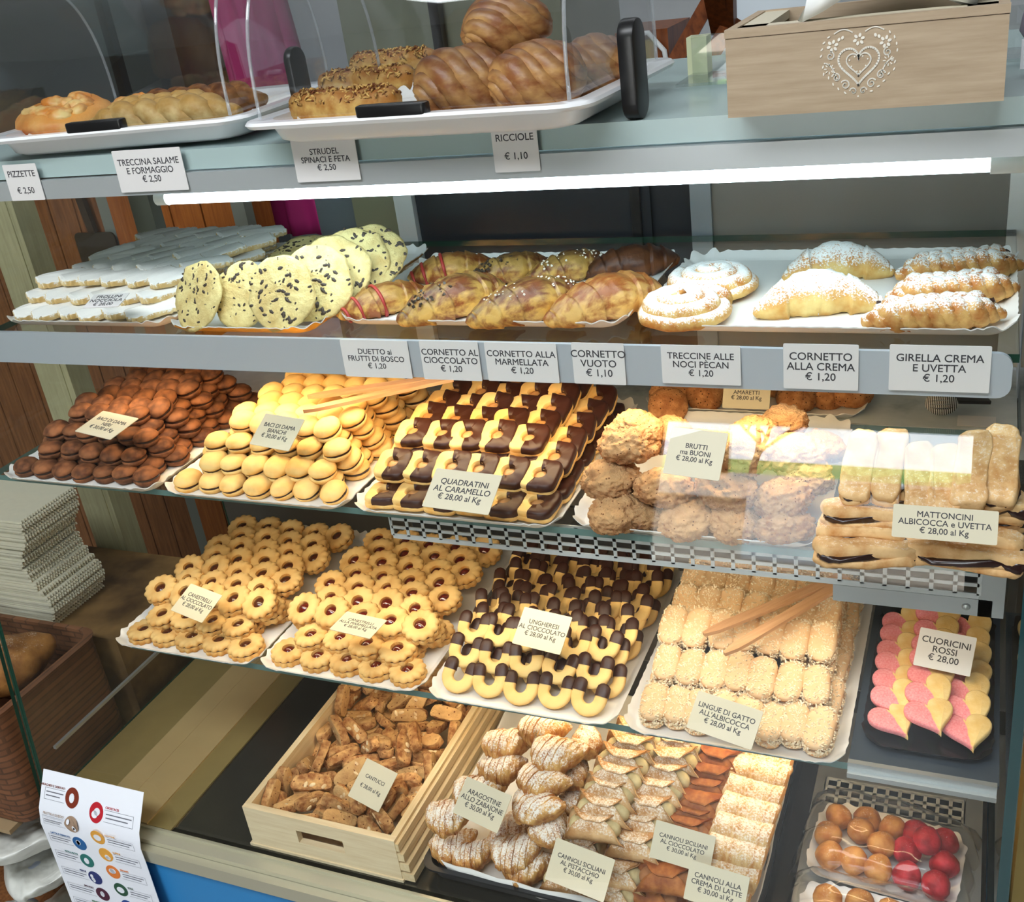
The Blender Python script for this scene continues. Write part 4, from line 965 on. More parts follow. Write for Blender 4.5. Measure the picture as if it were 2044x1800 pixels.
# --- black oven pan lined with paper
px0, px1, py0, py1 = -.610, -.186, .820, 1.19
pan = thing('oven_pan', 'black oven pan lined with white paper, full of sugared pastries', 'pan', TM((px0 + px1) / 2, (py0 + py1) / 2, zd + .0008))
w_, d_ = px1 - px0, py1 - py0
rings_ = [[(x * k, y * k2, z) for x, y in rrect(w_, d_, .02, 6)] for k, k2, z in ((.93, .93, 0), (.95, .95, .003), (.965, .965, .02), (1, 1, .021), (1, 1, .024), (.962, .962, .024), (.94, .94, .004))]
ob('body', MB().loft(rings_).mesh('body', plain('black_steel', '#24262b', .35, .3), 40), pan)
lp = MB(); nn_ = 90; rg = []
for sc, z in ((.0, .005), (.90, .005), (.945, .012), (.975, .034), (.985, .035), (.955, .012), (.91, .0055)):
    ring = []
    for q in range(nn_):
        a = 2 * PI * q / nn_; x, y = sqo(a, 1, 9) * math.cos(a) * w_ / 2, sqo(a, 1, 9) * math.sin(a) * d_ / 2
        wv = .0045 * noise.noise((x * 30, y * 30, 3)) if z > .011 else 0
        ring.append((x * max(sc, .001), y * max(sc, .001), z + wv * 2.2))
    rg.append(ring)
ob('lining_paper', lp.loft(rg).mesh('lining_paper', plain('baking_paper', '#e6e4df', .7, bump=.2, bscale=60), 180), pan)

# --- lobster-tail pastries
m_ara = food('flaky_pastry', '#a4652f', '#dcae68', 50, .3, .002, .55, 180, anis=(2, 1, 1), dust=.84, dustcol='#f5efe4', dscale=420)
def lobster(sd):
    b = MB(); n = 26; m = 96; rg = []
    for i in range(m + 1):
        t = i / m
        env = (math.sin(PI * min(1, .12 + t * .98) ** .8) ** .7) if t < 1 else 0
        env = max(.03, (1 - (1 - t) ** 3) ** .5 * (1 - t ** 3.2) ** .6)
        fr = (t * 8 + .5 * noise.noise((t * 5, sd, 0))) % 1
        r = .031 * env * (.95 + .07 * fr)
        x = .074 * (t - .5); bend = .018 * (t - .45) ** 2 * 4
        rg.append([(x + .006 * math.cos(2 * PI * j / n) * env, r * 1.0 * math.cos(2 * PI * j / n) * (1 + .08 * noise.noise((t * 8, j * .5, sd))) + bend, r * .82 * math.sin(2 * PI * j / n) * (1 + .08 * noise.noise((t * 8, j * .5, sd + 5)))) for j in range(n)])
    b.loft(rg); b.rough(.0022, 85, sd); return b.mesh('lobster_tail', m_ara, 50)
LT = [lobster(q) for q in range(3)]
h5 = H5
for q, (px, py, h, yaw, tl, s, lab) in enumerate([(925, 1748, .995, 25, 0, .80, 'half hidden under the others at the pan front corner'), (1030, 1780, 1.0, 10, 0, .9, 'lowest, by the front rim'), (905, 1692, .965, 25, 10, .85, 'with fine ridges above the front corner'), (1022, 1725, .965, 15, 5, .92, 'ridged, by the pistachio card'),
        (900, 1632, .955, 20, 0, .9, 'just under the card corner'), (1022, 1655, .94, 200, 10, .92, 'with curled ridges beside the card'), (955, 1585, .925, 10, 0, .95, 'smooth round one behind the card'), (1068, 1612, .93, -30, 10, .95, 'beside the card on the shells side'), (1000, 1538, .91, 15, 0, .85, 'pale round one by the crate'),
        (1078, 1562, .91, -20, 12, .9, 'split-backed one mid heap'), (1010, 1488, .895, 10, 0, .9, 'second from the horseshoe tray by the crate'), (1108, 1510, .89, -10, 0, .98, 'big pale one mid heap'), (1080, 1460, .885, 0, 0, .9, 'partly under the horseshoe tray'), (1150, 1545, .93, 60, 0, .8, 'on its side next to the folded shells'), (1175, 1480, .90, 80, 20, .8, 'under the horseshoe tray corner'), (1105, 1655, .96, 60, 0, .8, 'standing beside the folded shells'), (1150, 1595, .955, 70, 0, .75, 'low one between heap and shells')]):
    p = at(px, py, h * 1.034)
    if p.y < .852: p = at(px, py, 1.040 if q != 3 else 1.018); p.y = max(p.y, .850)
    spawn(LT[q % 3], 'lobster_tail_pastry', 'ridged sugar-dusted shell pastry ' + lab, 'pastry', ZX(p, yaw + 90 * (q % 2 == 0) * 0, tl, 0, s) @ Matrix.Rotation(rad(R.uniform(-20, 20)), 4, 'X'), 'ridged shell pastries')

# --- folded shells (dough discs wrapped over a filling)
m_can = food('fried_dough', '#b5834f', '#dcb583', 45, .3, .002, .6, 170, dust=.7, dustcol='#f2e8d6', dscale=450)
m_canc = food('cocoa_dough', '#8a4a22', '#b8743c', 60, .4, .002, .6, 170, var=.2)
m_pis = food('pistachio_cream', '#c4b284', '#dccd9e', 60, .3); m_cho2 = food('chocolate_cream', '#a06a44', '#b98458', 60, .3)
def folded(sd, mat, fmat):
    b = MB(); Rt = .0165; n = 40; m = 12; out_, in_ = [], []
    for i in range(n + 1):
        a = -1.06 * PI + 2.12 * PI * i / n
        hl = .037 * max(0, 1 - (abs(a) / (1.09 * PI)) ** 1.8) ** .55 + .002
        ro_ = Rt * (1 + .10 * (a / PI)) ; row_o, row_i = [], []
        for j in range(m + 1):
            u = 2 * j / m - 1; fl = 1 + .16 * u * u * (1 if abs(a) < 2.4 else .3)
            ang = a - PI / 2
            x = hl * u; y, z = ro_ * fl * math.cos(ang), ro_ * fl * math.sin(ang)
            row_o.append((x, y, z)); row_i.append((x * .985, y * .87, z * .87))
        out_.append(row_o); in_.append(row_i)
    k = len(b.v); W = m + 1
    vs = [p for r in out_ for p in r] + [p for r in in_ for p in r]; N_ = W * (n + 1); fs = []
    for i in range(n):
        for j in range(m):
            a = i * W + j; fs.append((a, a + W, a + W + 1, a + 1)); fs.append((N_ + a, N_ + a + 1, N_ + a + W + 1, N_ + a + W))
        for j, s in ((0, 0), (m, 1)):
            a = i * W + j; f = (a, N_ + a, N_ + a + W, a + W); fs.append(f if s else f[::-1])
    for i in (0, n):
        for j in range(m):
            a = i * W + j; f = (a, a + 1, N_ + a + 1, N_ + a); fs.append(f if i == 0 else f[::-1])
    b.add(vs, fs); b.rough(.0013, 60, sd)
    fl = MB()
    for sx_ in (-1, 1):
        e = ball(3, .013, .0122, .0122); e.warp(lambda v: (v.x + sx_ * .0185, v.y, v.z + .001)); fl.add(e.v, e.f)
    fl.rough(.0012, 90, sd)
    return [('shell', b.mesh('shell', mat, 180)), ('cream_filling', fl.mesh('cream_filling', fmat, 180), 'cream showing at the open ends')]
FP = [folded(q, m_can, m_pis) for q in range(3)]; FC = [folded(q + 5, m_canc, m_cho2) for q in range(3)]
def shells(spec, pts, lab, side, group, name, yaw0=0):
    for q, (px, py, h) in enumerate(pts):
        p = at(px, py, h * 1.034)
        if p.y < .848: p = at(px, py, 1.042); p.y = max(p.y, .846)
        spawn(spec[q % 3], name, '%s, %s from front in the column %s' % (lab, row_word(q), side), 'pastry', ZX(p, yaw0 + R.uniform(-7, 7), 0, 0, 1.02) @ Matrix.Rotation(rad(22 + R.uniform(-9, 9)), 4, 'X'), group)
shells(FP, [(1128, 1778, .99), (1168, 1690, .94), (1188, 1650, .93), (1205, 1616, .92), (1218, 1582, .91), (1232, 1552, .90), (1246, 1522, .892), (1262, 1494, .885), (1275, 1470, .88)], 'folded sugared shell', 'beside the ridged pastries', 'folded sugared shells', 'folded_shell')
shells(FP, [(1215, 1792, .995), (1232, 1745, .985), (1268, 1688, .95), (1280, 1648, .94), (1298, 1612, .925), (1312, 1580, .915), (1328, 1548, .905), (1342, 1518, .895), (1350, 1490, .888)], 'folded sugared shell', 'beside the brown shells', 'folded sugared shells', 'folded_shell')
shells(FC, [(1300, 1785, .985), (1330, 1755, .97), (1370, 1655, .94), (1385, 1635, .935), (1398, 1608, .925), (1408, 1578, .92), (1420, 1548, .91), (1432, 1520, .90), (1440, 1496, .895)], 'folded brown shell', 'beside the puff rolls', 'folded brown shells', 'brown_folded_shell')
# --- puff rolls
m_roll = food('puff_roll', '#c98e4c', '#e9c78c', 50, .3, .002, .55, 170, anis=(3, 1, 1), dust=.76, dustcol='#f4ead8', dscale=420)
def roll(sd):
    b = MB(); n = 24; m = 40; rg = []
    for i in range(m + 1):
        t = i / m; e = min(1, 9 * t + .82, 9 * (1 - t) + .82); st = ((t * 3.2) % 1)
        r = .0215 * e * (1 + .05 * st)
        rg.append([(.068 * (t - .5) + .004 * math.sin(2 * PI * j / n), r * math.cos(2 * PI * j / n), r * .92 * math.sin(2 * PI * j / n)) for j in range(n)])
    b.loft(rg, False, False)
    inn = [[(x, y * .8, z * .8) for x, y, z in r] for r in rg]
    b.loft([rg[-1], inn[-1], inn[-6]], False, True); b.loft([inn[5], inn[0], rg[0]], True, False)
    b.rough(.0012, 60, sd)
    c = MB()
    for sx_ in (-1, 1):
        e = ball(2, .007, .0165, .0155); e.warp(lambda v: (v.x + sx_ * .0275, v.y, v.z)); c.add(e.v, e.f)
    return [('pastry_roll', b.mesh('pastry_roll', m_roll, 60)), ('cream_filling', c.mesh('cream_filling', plain('milk_cream', '#f2e6bd', .5), 180), 'pale cream at the ends')]
RL = [roll(q) for q in range(2)]
for q, (px, py, h) in enumerate([(1440, 1775, .975), (1455, 1738, .955), (1468, 1700, .94), (1480, 1662, .93), (1492, 1622, .922), (1504, 1584, .915), (1516, 1546, .905), (1526, 1512, .90)]):
    spawn(RL[q % 2], 'puff_roll', 'sugar-dusted puff roll, %s from the front of its column' % row_word(q), 'pastry', ZX(at(px, py, h * 1.034), R.uniform(-8, 4)), 'sugar-dusted puff rolls')

# ================================================================ PRICE CARDS
def card(lines, mtx, w, h, mat, label, size=None, name='price_card', bold=.003, dy=0, sl=.95):
    pts = rrect(w, h, .0012, 2); me = MB().prism(pts, -.0004, .0004).mesh('price_card', mat, 0)
    o = tag(ob(name, me, None, mtx), label, 'price card')
    ls = lines.split('\n'); n = max(len(l) for l in ls)
    sz = size or min(w * .93 / (n * .60), h * .92 / (len(ls) * 1.06))
    text(lines, sz, INK, o, Matrix.Translation((0, dy, .00045)), bold=bold, sl=sl)
    return o
def hang(lines, tl, br, y, label, size=None, tilt=88):
    a, b_ = aty(tl[0], tl[1], y), aty(br[0], br[1], y); w = b_.x - a.x; h = a.z - b_.z
    return card(lines, ZX(((a.x + b_.x) / 2, y, (a.z + b_.z) / 2), 0, tilt), w, h, CARD, label, size)
hang('PIZZETTE\n\n€ 2,50', (3, 330), (92, 398), .9665, 'small white price card lettered PIZZETTE on the top ledge')
hang('TRECCINA SALAME\nE FORMAGGIO\n€ 2,50', (221, 302), (379, 378), .9665, 'white price card lettered TRECCINA SALAME on the top ledge')
hang('STRUDEL\nSPINACI E FETA\n€ 2,50', (578, 279), (722, 358), .9665, 'white price card lettered STRUDEL on the top ledge')
hang('RICCIOLE\n\n€ 1,10', (977, 246), (1080, 340), .9665, 'white price card lettered RICCIOLE on the top ledge')
YS = SY2 - .0105
for l, tl, br in [('DUETTO ai\nFRUTTI DI BOSCO\n€ 1,20', (677, 678), (825, 755)), ('CORNETTO AL\nCIOCCOLATO\n€ 1,20', (835, 680), (964, 760)), ('CORNETTO ALLA\nMARMELLATA\n€ 1,20', (965, 683), (1118, 764)), ('CORNETTO\nVUOTO\n€ 1,10', (1139, 684), (1251, 768)),
                  ('TRECCINE ALLE\nNOCI PÈCAN\n€ 1,20', (1318, 688), (1480, 769)), ('CORNETTO\nALLA CREMA\n€ 1,20', (1563, 686), (1713, 779)), ('GIRELLA CREMA\nE UVETTA\n€ 1,20', (1776, 688), (1974, 784))]:
    hang(l, tl, br, YS, 'white price card lettered %s on the shelf front strip' % l.split('\n€')[0].replace('\n', ' '))
def lying(l, px, py, h, w, hh, tilt, yaw, label, mat=CREAM, roll=0): return card(l, ZX(at(px, py, h), yaw, tilt, roll), w, hh, mat, label)
lying('BACI DI DAMA\nNERI\n€ 30,00 al Kg', 213, 848, .478, .072, .046, 10, -12, 'cream card lettered BACI DI DAMA NERI lying on the dark biscuits')
lying('BACI DI DAMA\nBIANCHI\n€ 30,00 al Kg', 553, 862, .474, .062, .042, 34, -10, 'cream card lettered BACI DI DAMA BIANCHI on the golden biscuits')
lying('QUADRATINI\nAL CARAMELLO\n€ 28,00 al Kg', 922, 980, .503, .078, .046, 32, -4, 'cream card lettered QUADRATINI AL CARAMELLO on the square biscuits')
lying('BRUTTI\nma BUONI\n€ 28,00 al Kg', 1388, 905, .458, .056, .046, 50, -8, 'cream card lettered BRUTTI ma BUONI among the nut biscuits')
c_ = aty(1490, 789, 1.168); card('AMARETTI\n€ 28,00 al Kg', ZX(c_, 0, 60), .056, .032, CREAM, 'cream card lettered AMARETTI in front of the macaroons')
lying('MATTONCINI\nALBICOCCA e UVETTA\n€ 28,00 al Kg', 1885, 1046, .487, .082, .028, 62, 0, 'cream card lettered MATTONCINI on the sugared fruit bars')
lying('CANESTRELLI\nAL CIOCCOLATO\n€ 28,00 al Kg', 392, 1203, .738, .066, .044, 24, -14, 'cream card lettered CANESTRELLI AL CIOCCOLATO on chocolate ring biscuits')
lying('CANESTRELLI\nALLA MARMELLATA\n€ 28,00 al Kg', 715, 1247, .738, .062, .038, 2, -6, 'cream card lying flat on the jam ring biscuits')
lying('UNGHERESI\nAL CIOCCOLATO\n€ 28,00 al Kg', 1082, 1258, .728, .064, .046, 36, -8, 'cream card lettered UNGHERESI on the horseshoe biscuits')
lying('LINGUE DI GATTO\nALL\'ALBICOCCA\n€ 28,00 al Kg', 1446, 1436, .738, .072, .040, 40, -14, 'cream card lettered LINGUE DI GATTO on the crumbed fingers')
lying('CUORICINI\nROSSI\n€ 28,00', 1886, 1300, .755, .058, .044, 36, -8, 'white card lettered CUORICINI ROSSI on the heart biscuits', CARD)
lying('CANTUCCI\n\n€ 28,00 al Kg', 744, 1566, .984, .058, .054, 34, -16, 'cream card lettered CANTUCCI stuck in the almond slices')
lying('ARAGOSTINE\nALLO ZABAJONE\n€ 30,00 al Kg', 962, 1605, .943, .070, .046, 38, -14, 'cream card lettered ARAGOSTINE on the ridged shell pastries')
lying('CANNOLI SICILIANI\nAL PISTACCHIO\n€ 30,00 al Kg', 1157, 1735, .977, .078, .048, 42, -10, 'cream card lettered CANNOLI SICILIANI AL PISTACCHIO on folded shells')
lying('CANNOLI SICILIANI\nAL CIOCCOLATO\n€ 30,00 al Kg', 1362, 1690, .956, .072, .042, 46, -6, 'cream card lettered CANNOLI SICILIANI AL CIOCCOLATO on brown shells')
lying('CANNOLI ALLA\nCREMA DI LATTE\n€ 30,00 al Kg', 1430, 1772, .967, .068, .042, 46, -6, 'cream card lettered CANNOLI ALLA CREMA DI LATTE on the puff rolls')
lying('FROLLINI\nNOCCIOLA\n€ 28,00', 212, 600, .333, .050, .030, 14, 8, 'small white card lying on the sugared fingers', CARD)
lying('COOKIES\nCIOCCOLATO\n€ 28,00 al Kg', 505, 541, .342, .062, .034, 24, -4, 'small white card lettered COOKIES between the speckled cookies', CARD)

# ================================================================ TONGS
m_tong = wood('tong_wood', '#a87c58', '#c49c78', 0, 20, .5)
def tongs(p, q, h0, h1, label, spread):
    """two long flat wooden arms meeting at a block"""
    a, b_ = at(p[0], p[1], h0), at(q[0], q[1], h1); c = thing('wooden_tongs', label, 'tongs', None)
    d = (b_ - a); L = d.length; X = d.normalized(); Yv = Vector((0, 0, 1)).cross(X).normalized(); Zv = X.cross(Yv)
    c.matrix_local = Matrix((X, Yv, Zv)).transposed().to_4x4(); c.location = a
    for s in (-1, 1):
        b = MB(); rg = []
        for i in range(13):
            t = i / 12; w = .0065 if t > .12 else .0035 + .003 * t / .12; yy = s * (spread * (1 - t) * .5 + .004)
            rg.append([(L * t, yy + w * u * (1 if t > .02 else .6), v * .0022) for u, v in ((-1, -1), (1, -1), (1, 1), (-1, 1))])
        ob('arm', b.loft(rg).mesh('arm', m_tong, 30), c)
    ob('pivot_block', MB().box(L * .86, L, -.004, .004, -.002, .002).mesh('pivot_block', m_tong, 0), c)
tongs((610, 806), (905, 752), .474, .466, 'wooden tongs lying on the golden sandwich biscuits', .036)
tongs((1425, 1285), (1690, 1152), .728, .705, 'wooden tongs lying on the coconut-crumbed fingers', .034)

# ================================================================ TOP LEDGE
m_pl = plain('white_plastic_tray', '#eceef2', .3, spec=.5, coat=.3)
m_dome = glassy('clear_dome', (.97, .98, .985, 1), .05, power=3.5)
m_blk = plain('black_plastic', '#121214', .35, spec=.5)
def dome_tray(c, yaw, w, d, label, glabel, paddle):
    t = thing('domed_tray', label, 'tray', ZX(c, yaw))
    def rr(k, z, r=.03): return [(x, y, z) for x, y in rrect(w + k, d + k, r, 8)]
    ob('body', MB().loft([rr(-.06, 0), rr(-.045, .004), rr(-.035, .018), rr(0, .0195), rr(.004, .023), rr(0, .026), rr(-.038, .025), rr(-.052, .006), rr(-.06, .005)]).mesh('body', m_pl, 50), t)
    b = MB(); n = 30; a_, hgt = d / 2 - .017, .155; prof = []
    for i in range(n + 1):
        an = PI * i / n; ca, sa = math.cos(an), math.sin(an)
        prof.append((-a_ * math.copysign(abs(ca) ** .72, ca), .027 + hgt * abs(sa) ** .8))
    xs = (-w / 2 + .02, w / 2 - .02)
    for k in (0, 1):
        s_ = 1 - .012 * k
        b.add([(x, y * s_, .027 + (z - .027) * s_) for x in xs for y, z in prof], [(i, i + 1, n + 2 + i, n + 1 + i) for i in range(n)])
    for x in xs:
        for x2 in (x, x + (.002 if x < 0 else -.002)):
            b.add([(x2, y, z) for y, z in prof], [tuple(range(n + 1))])
    ob('clear_dome', b.mesh('clear_dome', m_dome, 60), t)
    for x in xs: ob('dome_rim', MB().tube([(x, y, z) for y, z in prof], .0018, 6, up=(1, 0, 0)).mesh('dome_rim', glassy('dome_edge_highlight', (.9, .93, .95, 1), .16, haze=.22), 180), t)  # whitish haze paints the dome's edge highlights into the rim
    ob('front_handle', MB().prism(rrect(.078, .014, .004, 3), .024, .036, .002).warp(lambda p: (p.x - .005, p.y - d / 2 + .006, p.z)).mesh('front_handle', m_blk, 40), t)
    if paddle:
        pd = MB().prism(rrect(.034, .088, .0165, 8), -.008, .008, .0025).warp(lambda p: (w / 2 + .016 + p.z, p.x - .05, p.y + .040)).mesh('side_handle', m_blk, 40); ob('side_handle', pd, t)
        pd2 = MB().prism(rrect(.03, .07, .0145, 8), -.005, .005, .0025).warp(lambda p: (-w / 2 - .004 + p.z, p.x - .01, p.y + .05)).mesh('side_handle', m_blk, 40); ob('side_handle', pd2, t)
    return t
zt1 = Z(H1) + .002
yawC = -3.5
pC = Vector((-.505, 1.048, zt1)); pL = Vector((-.93, 1.095, zt1))
dome_tray(pL, 4, .37, .27, 'white tray under a clear dome at the ledge end, with pizzas and savoury braids', '', False)
dome_tray(pC, yawC, .385, .27, 'white tray under a clear dome mid ledge, with cheese rolls and twisted buns', '', True)
zi = zt1 + .0075
inC = wavy_tray(.32, .205, m_tray, None, seed=31, wave=.003); inL = wavy_tray(.30, .205, m_tray, None, seed=32, wave=.003)
tag(ob('cake_tray', inC, None, ZX((pC.x, pC.y + .003, zi), yawC)), 'white card tray inside the middle dome', 'tray')
tag(ob('cake_tray', inL, None, ZX((pL.x, pL.y + .003, zi), 4)), 'white card tray inside the dome at the ledge end', 'tray')
zi += .0015
# cheese rolls
m_str = food('cheese_roll', '#b87a34', '#e0b568', 60, .4, .002, .5, 200, top='#8a4a1c'); m_che = food('toasted_cheese', '#6a3412', '#e0b468', 160, .2, lo=.42, hi=.58)
def cheese_roll(sd, L=.135, r=.019):
    b = caps(r * 2.1, L, r * 1.75, r * .87, 26, 9); b.warp(lambda p: (p.y, -p.x, max(p.z, 0))); b.rough(.002, 45, sd)
    c = MB(); rg = random.Random(sd)
    for q in range(210):
        u = rg.uniform(-.47, .47); a = rg.uniform(.12, .88) * PI; e = (1 - max(0, abs(u) - .38) * 5)
        p = Vector((u * L, r * 1.03 * e * math.cos(a), r * .87 + r * .92 * e * math.sin(a))); th = rg.uniform(0, PI); l_ = rg.uniform(.004, .011)
        d = Vector((math.cos(th), math.sin(th) * math.sin(a), -math.sin(th) * math.cos(a) * .8)) * l_ / 2; k = Vector((0, math.cos(a), math.sin(a))) * rg.uniform(.0005, .003)
        c.tube([p - d, p + k, p + d], .0011, 4)
    return [('dough', b.mesh('dough', m_str, 180)), ('grated_cheese', c.mesh('grated_cheese', m_che, 180), 'toasted grated cheese strands', 'stuff')]
for q, (a_, b_, h, lab) in enumerate([((582, 212), (800, 196), .135, 'cheese-topped roll at the front of the middle dome'), ((632, 168), (840, 150), .135, 'cheese-topped roll, second from the front'), ((690, 130), (880, 112), .135, 'cheese-topped roll farthest back')]):
    p, yaw, L = lay(a_, b_, h); spawn(cheese_roll(q), 'cheese_roll', lab, 'pastry', ZX((p.x, p.y, zi), yaw), 'cheese-topped rolls')
# twisted buns
m_ric = food('glazed_bun', '#9a5c2e', '#cf9c5e', 40, .3, .002, .4, 150, top='#64341a', anis=(1, 1, 2), spec=.6)
def twisted(sd, a=.046, b_=.026, c=.025, tw=1.5, nr=7):
    b = MB(); N = 34
    core = ball(3, a * .9, b_ * .95, c * .95); b.add(core.v, core.f)
    for s in range(nr):
        path, rr_ = [], []
        for i in range(N + 1):
            t = i / N; u = 2 * t - 1; e_ = max(.04, 1 - abs(u) ** 2.4) ** .6; ph = 2 * PI * s / nr + tw * PI * (t - .5) + sd + .25 * math.sin(t * 5 + s)
            path.append((a * u * 1.02, b_ * e_ * math.cos(ph), c * e_ * math.sin(ph))); rr_.append((.0128 + .002 * math.sin(s * 2.1 + sd)) * (.35 + .65 * e_))
        b.tube(path, rr_, 10, up=(1, .01, 0) if False else (0, 0, 1))
    b.rough(.0015, 50, sd); zm = min(v[2] for v in b.v) * .85; b.warp(lambda p: (p.x, p.y, max(p.z, zm) - zm)); return b.mesh('twisted_bun', m_ric, 180)
for q, (px, py, y_, zz, yaw, s, lab) in enumerate([(925, 150, .985, 0, 18, 1.08, 'dark twisted bun in front, beside the cheese rolls'), (1072, 155, .985, 0, 14, 1.02, 'pale twisted bun in front, by the side handle'), (1012, 62, 1.035, .045, 40, .98, 'twisted bun lying on top of the others'), (1185, 85, 1.06, .0, 10, .9, 'twisted bun at the back by the side handle'), (965, 100, 1.08, 0, 0, .9, 'twisted bun hidden at the back, holding up the top one')]):
    p = aty(px, py, y_); spawn(twisted(q), 'twisted_bun', lab, 'pastry', ZX((p.x, y_, zi + zz), yaw, 0, 0, s * .9), 'glazed twisted buns')
# small pizzas and savoury braids
m_piz = food('pizza', '#c96a2c', '#e0b070', 34, .35, .003, .42, 140, top='#e8a04c', lo=.36, hi=.6); m_chz = food('melted_cheese', '#d98a3c', '#ecd08c', 40, .2, .001, .35)
def pizza(sd, rx=.055, ry=.042, hz=.02):
    b = MB(); b.lathe([(0, hz * 1.05), (.5, hz * 1.0), (.78, hz * .95), (.95, hz * .7), (1, hz * .4), (.94, .001), (0, 0)], 40, jit=.12, seed=sd, sx=rx, sy=ry); b.rough(.004, 28, sd)
    c = MB(); rg = random.Random(sd)
    for q in range(16):
        e = ball(3, rx * rg.uniform(.12, .34), ry * rg.uniform(.12, .3), .007); x, y = rx * rg.uniform(-.6, .6), ry * rg.uniform(-.6, .6); e.rough(.003, 60, q); e.warp(lambda v: (v.x + x, v.y + y, v.z + hz * .98)); c.add(e.v, e.f)
    b.warp(lambda p: (p.x, p.y, max(0, p.z)))
    return [('crust', b.mesh('crust', m_piz, 180)), ('melted_cheese', c.mesh('melted_cheese', m_chz, 180), 'browned melted cheese')]
for px, py, y_, z_, yaw, tl, s, lab in [(128, 222, 1.065, .012, 30, 16, 1.1, 'small pizza leaning at the ledge end'), (270, 160, 1.14, .004, 8, 6, .95, 'small pizza lying flat at the back of the end dome')]:
    p = aty(px, py, y_); spawn(pizza(int(px)), 'small_pizza', lab, 'pizza', ZX((p.x, y_, zi + z_), yaw, tl, 0, s), 'small pizzas')
m_trc = food('seeded_braid', '#b08a4c', '#d8bd84', 55, .3, .002, .5, 200, top='#c09048'); m_trd = food('dark_braid', '#5a3018', '#9a6434', 55, .35, .002, .5, 200)
for q, (a_, b_, y_, m, lab) in enumerate([((160, 262), (500, 190), 1.025, m_trc, 'pale savoury braid along the front of the end dome'), ((225, 225), (420, 200), 1.068, m_trc, 'savoury braid behind the front one'), ((265, 185), (510, 172), 1.115, m_trd, 'dark-crusted savoury braid at the back')]):
    p, p2 = aty(a_[0], a_[1], y_), aty(b_[0], b_[1], y_); L = min(.20, (p2 - p).length); c = (p + p2) / 2
    spawn(braid(L, q + 11, m, .0150, .010, 2.2, 3, False), 'savoury_braid', lab, 'pastry', ZX((c.x, y_, zi), 8), 'savoury braids')

# --- napkin box with stencilled heart
m_box = wood('napkin_box_wood', '#a8937a', '#bfab92', 0, 18, .6)
x0b, x1b, y0b, y1b, zb0, zb1 = -.203, .010, .930, 1.075, Z(H1) + .002, Z(.093)
nb_ = thing('napkin_box', 'wooden napkin box with a white stencilled heart on the top ledge', 'box', TM((x0b + x1b) / 2, y0b, zb0))
bw_, bd_, bh_ = x1b - x0b, y1b - y0b, zb1 - zb0
ob('front_panel', MB().box(-bw_ / 2, bw_ / 2, 0, .008, .001, bh_ - .007).box(-bw_ / 2 - .0005, bw_ / 2 + .0005, -.0008, .0085, bh_ - .0065, bh_).mesh('front_panel', m_box, 0), nb_)
ob('back_panel', MB().box(-bw_ / 2, bw_ / 2, bd_ - .008, bd_, 0, bh_).mesh('back_panel', m_box, 0), nb_)
for s in (-1, 1): ob('side_panel', MB().box(s * bw_ / 2 - (.008 if s > 0 else 0), s * bw_ / 2 + (.008 if s < 0 else 0), .008, bd_ - .008, 0, bh_).mesh('side_panel', m_box, 0), nb_)
ob('lid', MB().box(-bw_ / 2 + .008, -bw_ / 2 + .03, .008, bd_ - .008, bh_ - .008, bh_ - .001).box(bw_ / 2 - .03, bw_ / 2 - .008, .008, bd_ - .008, bh_ - .008, bh_ - .001).box(-bw_ / 2 + .008, bw_ / 2 - .008, .008, .035, bh_ - .008, bh_ - .001).mesh('lid', plain('pale_box_top', '#d4cbb4', .6), 0), nb_)
m_st = plain('white_stencil', '#efeadf', .7)
def ribbon(b, pts, w, y=-.0006):
    """flat painted line along pts (x, z)"""
    n = len(pts)
    for i in range(n - 1):
        p, q = Vector(pts[i]), Vector(pts[i + 1]); d = (q - p)
        if d.length < 1e-7: continue
        d.normalize(); k = Vector((-d.y, d.x)) * w / 2; p = p - d * w * .1; q = q + d * w * .1
        b.add([(v.x, y, v.y) for v in (p - k, q - k, q + k, p + k)] + [(v.x, y + .0005, v.y) for v in (p - k, q - k, q + k, p + k)], [(0, 1, 2, 3), (4, 7, 6, 5), (0, 4, 5, 1), (1, 5, 6, 2), (2, 6, 7, 3), (3, 7, 4, 0)])
def blob(b, x, z, rx, rz=None, ang=0, n=12):
    rz = rz or rx; pts = []
    for q in range(n):
        a = 2 * PI * q / n; u, v = rx * math.cos(a), rz * math.sin(a); pts.append((x + u * math.cos(ang) - v * math.sin(ang), z + u * math.sin(ang) + v * math.cos(ang)))
    b.add([(x_, -.0006, z_) for x_, z_ in pts] + [(x_, -.0001, z_) for x_, z_ in pts], [tuple(range(n)), tuple(range(2 * n - 1, n - 1, -1))] + [(q, n + q, n + (q + 1) % n, (q + 1) % n) for q in range(n)])
def hcurve(s, t, k=1): return (s * 16 * math.sin(t) ** 3 * k, s * (13 * math.cos(t) - 5 * math.cos(2 * t) - 2 * math.cos(3 * t) - math.cos(4 * t)))
st = MB(); hs1 = .00082
ribbon(st, [hcurve(hs1, 2 * PI * q / 60) for q in range(61)], .0013); ribbon(st, [(x, z + .0004) for x, z in [hcurve(hs1 * .60, 2 * PI * q / 60) for q in range(61)]], .0009)
for q in range(11): x, z = hcurve(hs1 * .46, 2 * PI * (q + .5) / 11); blob(st, x, z, .0005, n=8)
def flower(x, z, r, n=6):
    for q in range(n): a = 2 * PI * q / n + .26; blob(st, x + r * math.cos(a), z + r * math.sin(a), r * .52, r * .36, a, 8)
flower(0, .0150, .0026); flower(-.0170, .0122, .0026); flower(.0170, .0122, .0026)
